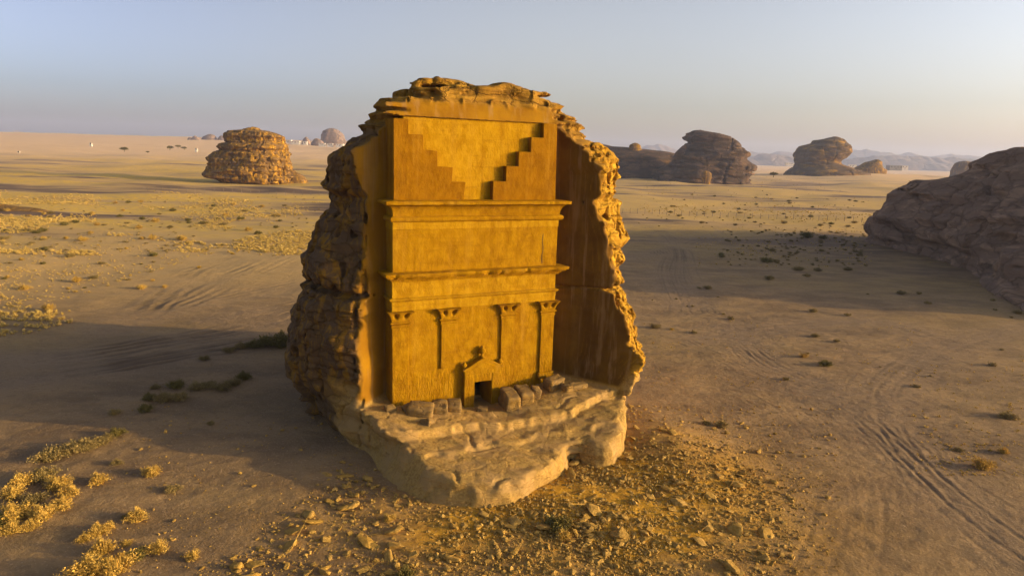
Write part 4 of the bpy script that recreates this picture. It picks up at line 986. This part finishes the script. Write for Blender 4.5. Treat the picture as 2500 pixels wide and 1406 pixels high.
# big dark rock at the right, reaching past the frame
def right_rock():
    xs = np.arange(76, 186, .6); ys = np.arange(94, 214, .6); zs = np.arange(-1.5, 40, .5)
    X, Y = np.meshgrid(xs, ys, indexing='ij')
    ridge = np.array([at(x, y, 170) for x, y in [(2126, 545), (2135, 505), (2170, 480), (2225, 455), (2290, 435), (2350, 415), (2395, 390), (2420, 370), (2470, 352), (2510, 347), (2600, 340), (2800, 350), (3000, 400)]])
    # plan outline
    P = np.array([(103, 198), (101, 190), (102, 170), (98, 150), (98, 138), (92, 128), (84, 112), (82, 104), (92, 99), (120, 97), (160, 105), (184, 140), (180, 190), (150, 209), (118, 211), (106, 206)])
    sd = poly_sd(X, Y, P)
    top = np.interp(X - np.maximum(Y - 170, 0) * .62, ridge[:, 0], ridge[:, 2]) - .6; top = top - 7 * sst(165, 110, Y) 
    top = np.minimum(top, 3.5 + 1.15 * np.maximum(sd, 0) + 0 * X + 3.0)
    Z = zs[None, None]
    f = np.minimum(sd[:, :, None] * .9 - .1 * np.clip(Z, 0, 40) * 0, (top[:, :, None] - Z) * .7).astype(np.float32)
    m = np.abs(f) < 5; I, J, K = np.nonzero(m); x = xs[I] / 2.4; y = ys[J] / 2.4; z = zs[K] / 2.4
    n = 1.5 * fbm(x / 7, y / 7, z / 4, 3, 61) + .8 * fbm(x / 2, y / 2, z / 1.0, 3, 63) + 1.0 * np.tanh(3 * vnoise(x * .09, y * .09, z * .6 + x * .05, 65)) + .5 * np.tanh(3 * vnoise(x * .2, y * .2, z * 1.5 + x * .08, 67)) - 1.1 * np.exp(-(np.abs(vnoise(x * .2, y * .2, z * .25, 69)) / .04) ** 2) - 1.2 * np.clip(vnoise(x * .6, y * .6, z * 1.1, 70) - .45, 0, 1)
    f[m] += (1.25 * n * (.55 + .45 * sst(26, 14, zs[K]))).astype(np.float32)
    V, F = surface_nets(f, xs, ys, zs); c0 = np.array([130, 150, 0.])
    o = obj('rock_outcrop', npmesh('rock_outcrop', V - c0, F, True), M_ROCKD); o.location = tuple(c0)
    tag(o, 'huge layered dark rock cut by the right edge', 'rock')
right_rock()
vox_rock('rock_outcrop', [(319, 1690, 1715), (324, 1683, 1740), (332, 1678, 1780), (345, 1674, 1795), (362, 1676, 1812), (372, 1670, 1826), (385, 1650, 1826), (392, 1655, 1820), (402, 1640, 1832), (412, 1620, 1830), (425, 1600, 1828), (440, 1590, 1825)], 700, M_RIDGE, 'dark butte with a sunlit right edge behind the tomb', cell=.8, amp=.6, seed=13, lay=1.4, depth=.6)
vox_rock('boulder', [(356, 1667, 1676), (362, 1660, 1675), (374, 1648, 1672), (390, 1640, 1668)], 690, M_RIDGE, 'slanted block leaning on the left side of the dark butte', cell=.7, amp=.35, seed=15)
vox_rock('boulder', [(418, 1716, 1730), (423, 1711, 1736), (434, 1711, 1737), (441, 1715, 1734)], 655, M_ROCKO, 'round pale boulder at the foot of the dark butte', cell=.5, amp=.3, seed=16)
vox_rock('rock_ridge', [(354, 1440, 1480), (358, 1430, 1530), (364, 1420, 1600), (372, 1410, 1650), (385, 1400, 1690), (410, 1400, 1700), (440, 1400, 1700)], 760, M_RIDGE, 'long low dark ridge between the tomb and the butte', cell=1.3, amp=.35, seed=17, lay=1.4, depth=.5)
vox_rock('boulder', [(350, 1545, 1556), (355, 1537, 1564), (364, 1535, 1566), (370, 1534, 1566)], 740, M_ROCKO, 'domed boulder perched on the dark ridge', cell=.6, amp=.3, seed=18)
vox_rock('rock_outcrop', [(339, 2020, 2050), (344, 1990, 2058), (352, 1985, 2066), (358, 1962, 2072), (370, 1950, 2072), (382, 1944, 2062), (392, 1943, 2045), (400, 1946, 2048), (404, 1944, 2062), (412, 1938, 2085), (420, 1925, 2110)], 930, M_ROCKM, 'mushroom-shaped rock with a golden overhanging right side', cell=1.1, amp=.5, seed=21, lay=1.2, depth=.9)
vox_rock('rock_outcrop', [(393, 2130, 2150), (398, 2112, 2151), (406, 2100, 2151), (414, 2085, 2160)], 985, M_ROCKO, 'small ridge-backed rock right of the mushroom-shaped rock', cell=1.0, amp=.4, seed=23)
vox_rock('rock_outcrop', [(395, 2345, 2370), (400, 2335, 2381), (408, 2330, 2382), (416, 2325, 2384)], 1000, M_ROCK, 'small domed rock near the horizon left of the huge right rock', cell=1.2, amp=.35, seed=25)
vox_rock('rock_shelf', [(503, -60, 40), (507, -60, 90), (513, -60, 118), (519, -60, 116), (524, -60, 105), (530, -60, 100)], G(60, 524)[1] + 10, M_ROCKO, 'flat golden rock shelf at the left edge of the plain', cell=.4, amp=.12, seed=27, depth=.35)
far = [([(315, 800, 822), (320, 790, 830), (330, 785, 838), (342, 784, 844), (350, 778, 850)], 1900, 'large pale domed rock on the horizon left of the tomb'),
 ([(335, 745, 750), (340, 741, 754), (348, 737, 757)], 1850, 'small pointed rock left of the large domed one'), ([(339, 768, 778), (344, 764, 786), (350, 760, 792)], 1800, 'low rock against the left of the large domed one'),
 ([(314, 605, 625), (320, 598, 632), (335, 596, 640), (348, 590, 650)], 2100, 'domed rock peeking over the honeycombed rock'), ([(325, 655, 672), (335, 650, 686), (348, 648, 690)], 2150, 'rock shoulder behind the right top of the honeycombed rock'),
 ([(332, 474, 478), (338, 468, 486), (346, 463, 490)], 1900, 'reddish peaked rock left in the far row'), ([(336, 460, 468), (346, 456, 472)], 1950, 'small flat rock at the left end of the far row'), ([(329, 508, 520), (334, 498, 526), (346, 490, 530)], 2000, 'broad grey rock in the far row'), ([(332, 538, 546), (338, 533, 552), (346, 530, 554)], 2000, 'dark domed rock at the right end of the far row')]
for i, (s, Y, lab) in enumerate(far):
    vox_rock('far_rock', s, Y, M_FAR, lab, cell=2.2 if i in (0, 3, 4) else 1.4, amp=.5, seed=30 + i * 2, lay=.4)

# low sand swells that carry dark shade on the left plain, and mountains
def hills(name, pts, Y, dpt, seed, rough, mat, ymin):
    """mountain range from a measured crest line at distance Y"""
    C = np.array([at(x, y, Y) for x, y in pts]); n = 500; m = 26
    X = np.linspace(C[0, 0], C[-1, 0], n); cz = np.interp(X, C[:, 0], C[:, 2])
    cz = cz + rough * fbm(X / (rough * 6), X * 0, X * 0, 5, seed, .6)
    T = np.linspace(-1, 1, m); V = []
    for t in T:
        y = Y + t * dpt + dpt * .15 * vnoise(X / dpt * 2, X * 0 + t * 2, X * 0, seed)
        hgt_ = np.where(cz > 0, cz, 0) * (1 - abs(t) ** 1.3) * (1 + .35 * (abs(t) > .02) * fbm(X / (dpt * .3), X * 0 + t * 3, X * 0, 4, seed + 2)) - 30 * abs(t)
        V.append(np.column_stack([X, y, hgt_]))
    V = np.array(V); o = obj(name, npmesh(name, V.reshape(-1, 3), grid_faces(m, n), True), mat); o['kind'] = 'structure'; return o
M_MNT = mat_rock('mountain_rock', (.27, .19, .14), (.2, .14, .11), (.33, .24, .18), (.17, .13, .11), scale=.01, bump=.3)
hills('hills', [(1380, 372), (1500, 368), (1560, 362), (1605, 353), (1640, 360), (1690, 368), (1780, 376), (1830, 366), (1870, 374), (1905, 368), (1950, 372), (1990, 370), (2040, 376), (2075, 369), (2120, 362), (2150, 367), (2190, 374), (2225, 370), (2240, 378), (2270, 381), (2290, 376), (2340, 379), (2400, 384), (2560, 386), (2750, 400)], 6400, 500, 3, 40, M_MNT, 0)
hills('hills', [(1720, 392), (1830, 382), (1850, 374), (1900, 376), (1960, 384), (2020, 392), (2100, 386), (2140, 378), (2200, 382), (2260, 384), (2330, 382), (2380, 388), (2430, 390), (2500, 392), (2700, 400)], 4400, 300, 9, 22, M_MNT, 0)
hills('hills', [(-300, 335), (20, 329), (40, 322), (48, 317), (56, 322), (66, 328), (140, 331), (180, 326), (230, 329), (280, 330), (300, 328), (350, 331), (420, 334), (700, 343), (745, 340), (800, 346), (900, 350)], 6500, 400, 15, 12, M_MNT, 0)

# ---------------------------------------------------------------- fence, buildings, far trees
def fence(pts, n, lab, hp):
    P = spline([G(*q) for q in pts], 40); d = np.r_[0, np.cumsum(np.linalg.norm(np.diff(P[:, :2], axis=0), axis=1))]
    S = np.linspace(0, d[-1], n); X = np.interp(S, d, P[:, 0]); Yv = np.interp(S, d, P[:, 1]); Z = hgt(X, Yv)
    root = empty('wire_fence', (X[0], Yv[0], Z[0])); tag(root, lab, 'fence'); o0 = np.array([X[0], Yv[0], Z[0]])
    bm = bmesh.new(); bmesh.ops.create_cone(bm, cap_ends=True, segments=6, radius1=.06, radius2=.05, depth=hp); bmesh.ops.translate(bm, verts=bm.verts, vec=(0, 0, hp / 2 - .1)); pm = bpy.data.meshes.new('post'); bm.to_mesh(pm); bm.free(); pm.materials.append(M_METAL)
    for i in range(n):
        o = bpy.data.objects.new('post', pm); link(o, root); o.location = (X[i] - o0[0], Yv[i] - o0[1], Z[i] - o0[2]); o.scale = (1.3, 1.3, random.uniform(.9, 1.05))
    Vs, Fs, off = [], [], 0
    for hh in (.35, .8, 1.25, 1.7):
        A = np.column_stack([X - o0[0], Yv - o0[1], Z - o0[2] + hh]); r_ = .012
        ring = np.stack([A + (0, 0, r_), A + (0, -r_, -r_), A + (0, r_, -r_)], 1).reshape(-1, 3); i = np.arange(n * 3).reshape(n, 3)
        Vs.append(ring); Fs.append(np.stack([i[:-1], np.roll(i[:-1], -1, 1), np.roll(i[1:], -1, 1), i[1:]], -1).reshape(-1, 4) + off); off += n * 3
    obj('wire', npmesh('wire', np.vstack(Vs), np.vstack(Fs), False), M_METAL, root)
fence([(1520, 521), (1700, 528), (1900, 535), (2125, 545)], 32, 'thin wire fence on posts crossing the plain right of the tomb', 2.2)
fence([(360, 466), (480, 470), (620, 473), (800, 476)], 22, 'thin wire fence on posts in front of the honeycombed rock', 2.2)
def boxmesh(x0, x1, y0, y1, z0, z1):
    bm = bmesh.new(); bmesh.ops.create_cube(bm, size=1); bmesh.ops.scale(bm, vec=(x1 - x0, y1 - y0, z1 - z0), verts=bm.verts); bmesh.ops.translate(bm, vec=((x0 + x1) / 2, (y0 + y1) / 2, (z0 + z1) / 2), verts=bm.verts)
    me = bpy.data.meshes.new('b'); bm.to_mesh(me); bm.free(); return me
def building(x, y, Y, w, h, lab, mat, dp=None):
    dp = dp or w * .6; p = at(x, y, Y); g = float(hgt(p[0], p[1])); g = p[2] if p[2] > g else g
    r = empty('building', (p[0], p[1], g)); tag(r, lab, 'building')
    obj('wall', boxmesh(-w / 2, w / 2, -dp / 2, dp / 2, -3, h), mat, r); obj('roof', boxmesh(-w / 2 - .3, w / 2 + .3, -dp / 2 - .3, dp / 2 + .3, h + .01, h + .35), mat, r)
    for i in range(max(1, int(w / 6))):
        xx = -w / 2 + 3 + i * 6
        if xx + 1.2 < w / 2: obj('window', boxmesh(xx, xx + 1.6, -dp / 2 - .06, -dp / 2 - .005, h * .45, h * .8), M_DARK, r)
    obj('door', boxmesh(-.2, 1.1, -dp / 2 - .07, -dp / 2 - .005, .0, 2.2), M_DARK, r)
building(2182, 413, 1350, 24, 6.5, 'dark grey flat building on the plain right of the small ridge-backed rock', M_GREYW)
building(2206, 412, 1420, 14, 5.5, 'pale building beside the dark grey one on the right plain', M_WHITE)
building(2080, 408, 1500, 17, 4.5, 'long pale wall-like building behind the mushroom-shaped rock', M_WHITE, 5)
building(1930, 402, 1700, 26, 3.5, 'low white building left of the mushroom-shaped rock', M_WHITE, 6)
wl_ = ['leftmost white house below the small pointed far rock', 'long white house right of the leftmost far house', 'white house under the middle of the far rocks', 'white house below the left foot of the far domed rock', 'white house below the centre of the far domed rock', 'white house next to the tomb edge in the far distance']
for i, (x, y, w) in enumerate([(704, 347, 14), (722, 350, 18), (745, 351, 9), (787, 355, 14), (806, 356, 12), (830, 357, 16)]):
    building(x, y, 1500, w, 4.2, wl_[i], M_WHITE)
for i, (x, y, lab) in enumerate([(222, 353, 'tiny white hut alone on the far left plain'), (479, 366, 'tiny white hut beside the low dark trees on the far left plain'), (46, 375, 'tiny white hut near the left edge of the plain')]):
    building(x, y, 900, 2.6, 1.5, lab, M_WHITE)
def tree(x, y, Y, r, lab):
    p = at(x, y, Y); g = max(float(hgt(p[0], p[1])), p[2]); t = empty('acacia_tree', (p[0], p[1], g)); tag(t, lab, 'tree')
    bm = bmesh.new(); bmesh.ops.create_cone(bm, cap_ends=True, segments=7, radius1=.3, radius2=.14, depth=r * .8); bmesh.ops.translate(bm, verts=bm.verts, vec=(0, 0, r * .3)); me = bpy.data.meshes.new('trunk'); bm.to_mesh(me); bm.free(); obj('trunk', me, M_TWIG, t)
    c = shrub_mesh('crown', int(x), 500, r, r * .55, r * .03, leaf=6, mat=M_GREEN); c.transform(Matrix.Translation((0, 0, r * .4))); obj('crown', c, M_GREEN, t)
for i, (x, y, Y, r, lab) in enumerate([(304, 370, 800, 4.5, 'dark spreading tree on the far left plain'), (361, 374, 780, 2, 'tiny tree right of the dark spreading one'), (435, 362, 1000, 4, 'flat dark tree in front of the far rock row'), (415, 366, 1000, 5, 'wide low tree left of the flat dark one'), (450, 366, 1000, 4, 'low tree right of the flat dark one'), (1888, 432, 560, 3.5, 'dark tree in the shade between the butte and the mushroom-shaped rock'), (2050, 418, 900, 2.5, 'small tree right behind the mushroom-shaped rock')]):
    tree(x, y, Y, r, lab)

# ---------------------------------------------------------------- haze
hb = boxmesh(-9500, 9500, -700, 8800, -60, 235)
o = obj('haze', hb, None); o['kind'] = 'stuff'; tag(o, 'pale dusty evening haze over the plain', 'haze')
hm = bpy.data.materials.new('haze'); hm.use_nodes = True; hn_ = hm.node_tree.nodes; hn_.clear()
pv = hn_.new('ShaderNodeVolumePrincipled'); ho = hn_.new('ShaderNodeOutputMaterial'); hm.node_tree.links.new(pv.outputs[0], ho.inputs['Volume'])
pv.inputs['Color'].default_value = (.50, .62, .95, 1); pv.inputs['Density'].default_value = .00012; pv.inputs['Anisotropy'].default_value = .2
hb.materials.append(hm)
print('objects', len(bpy.data.objects))
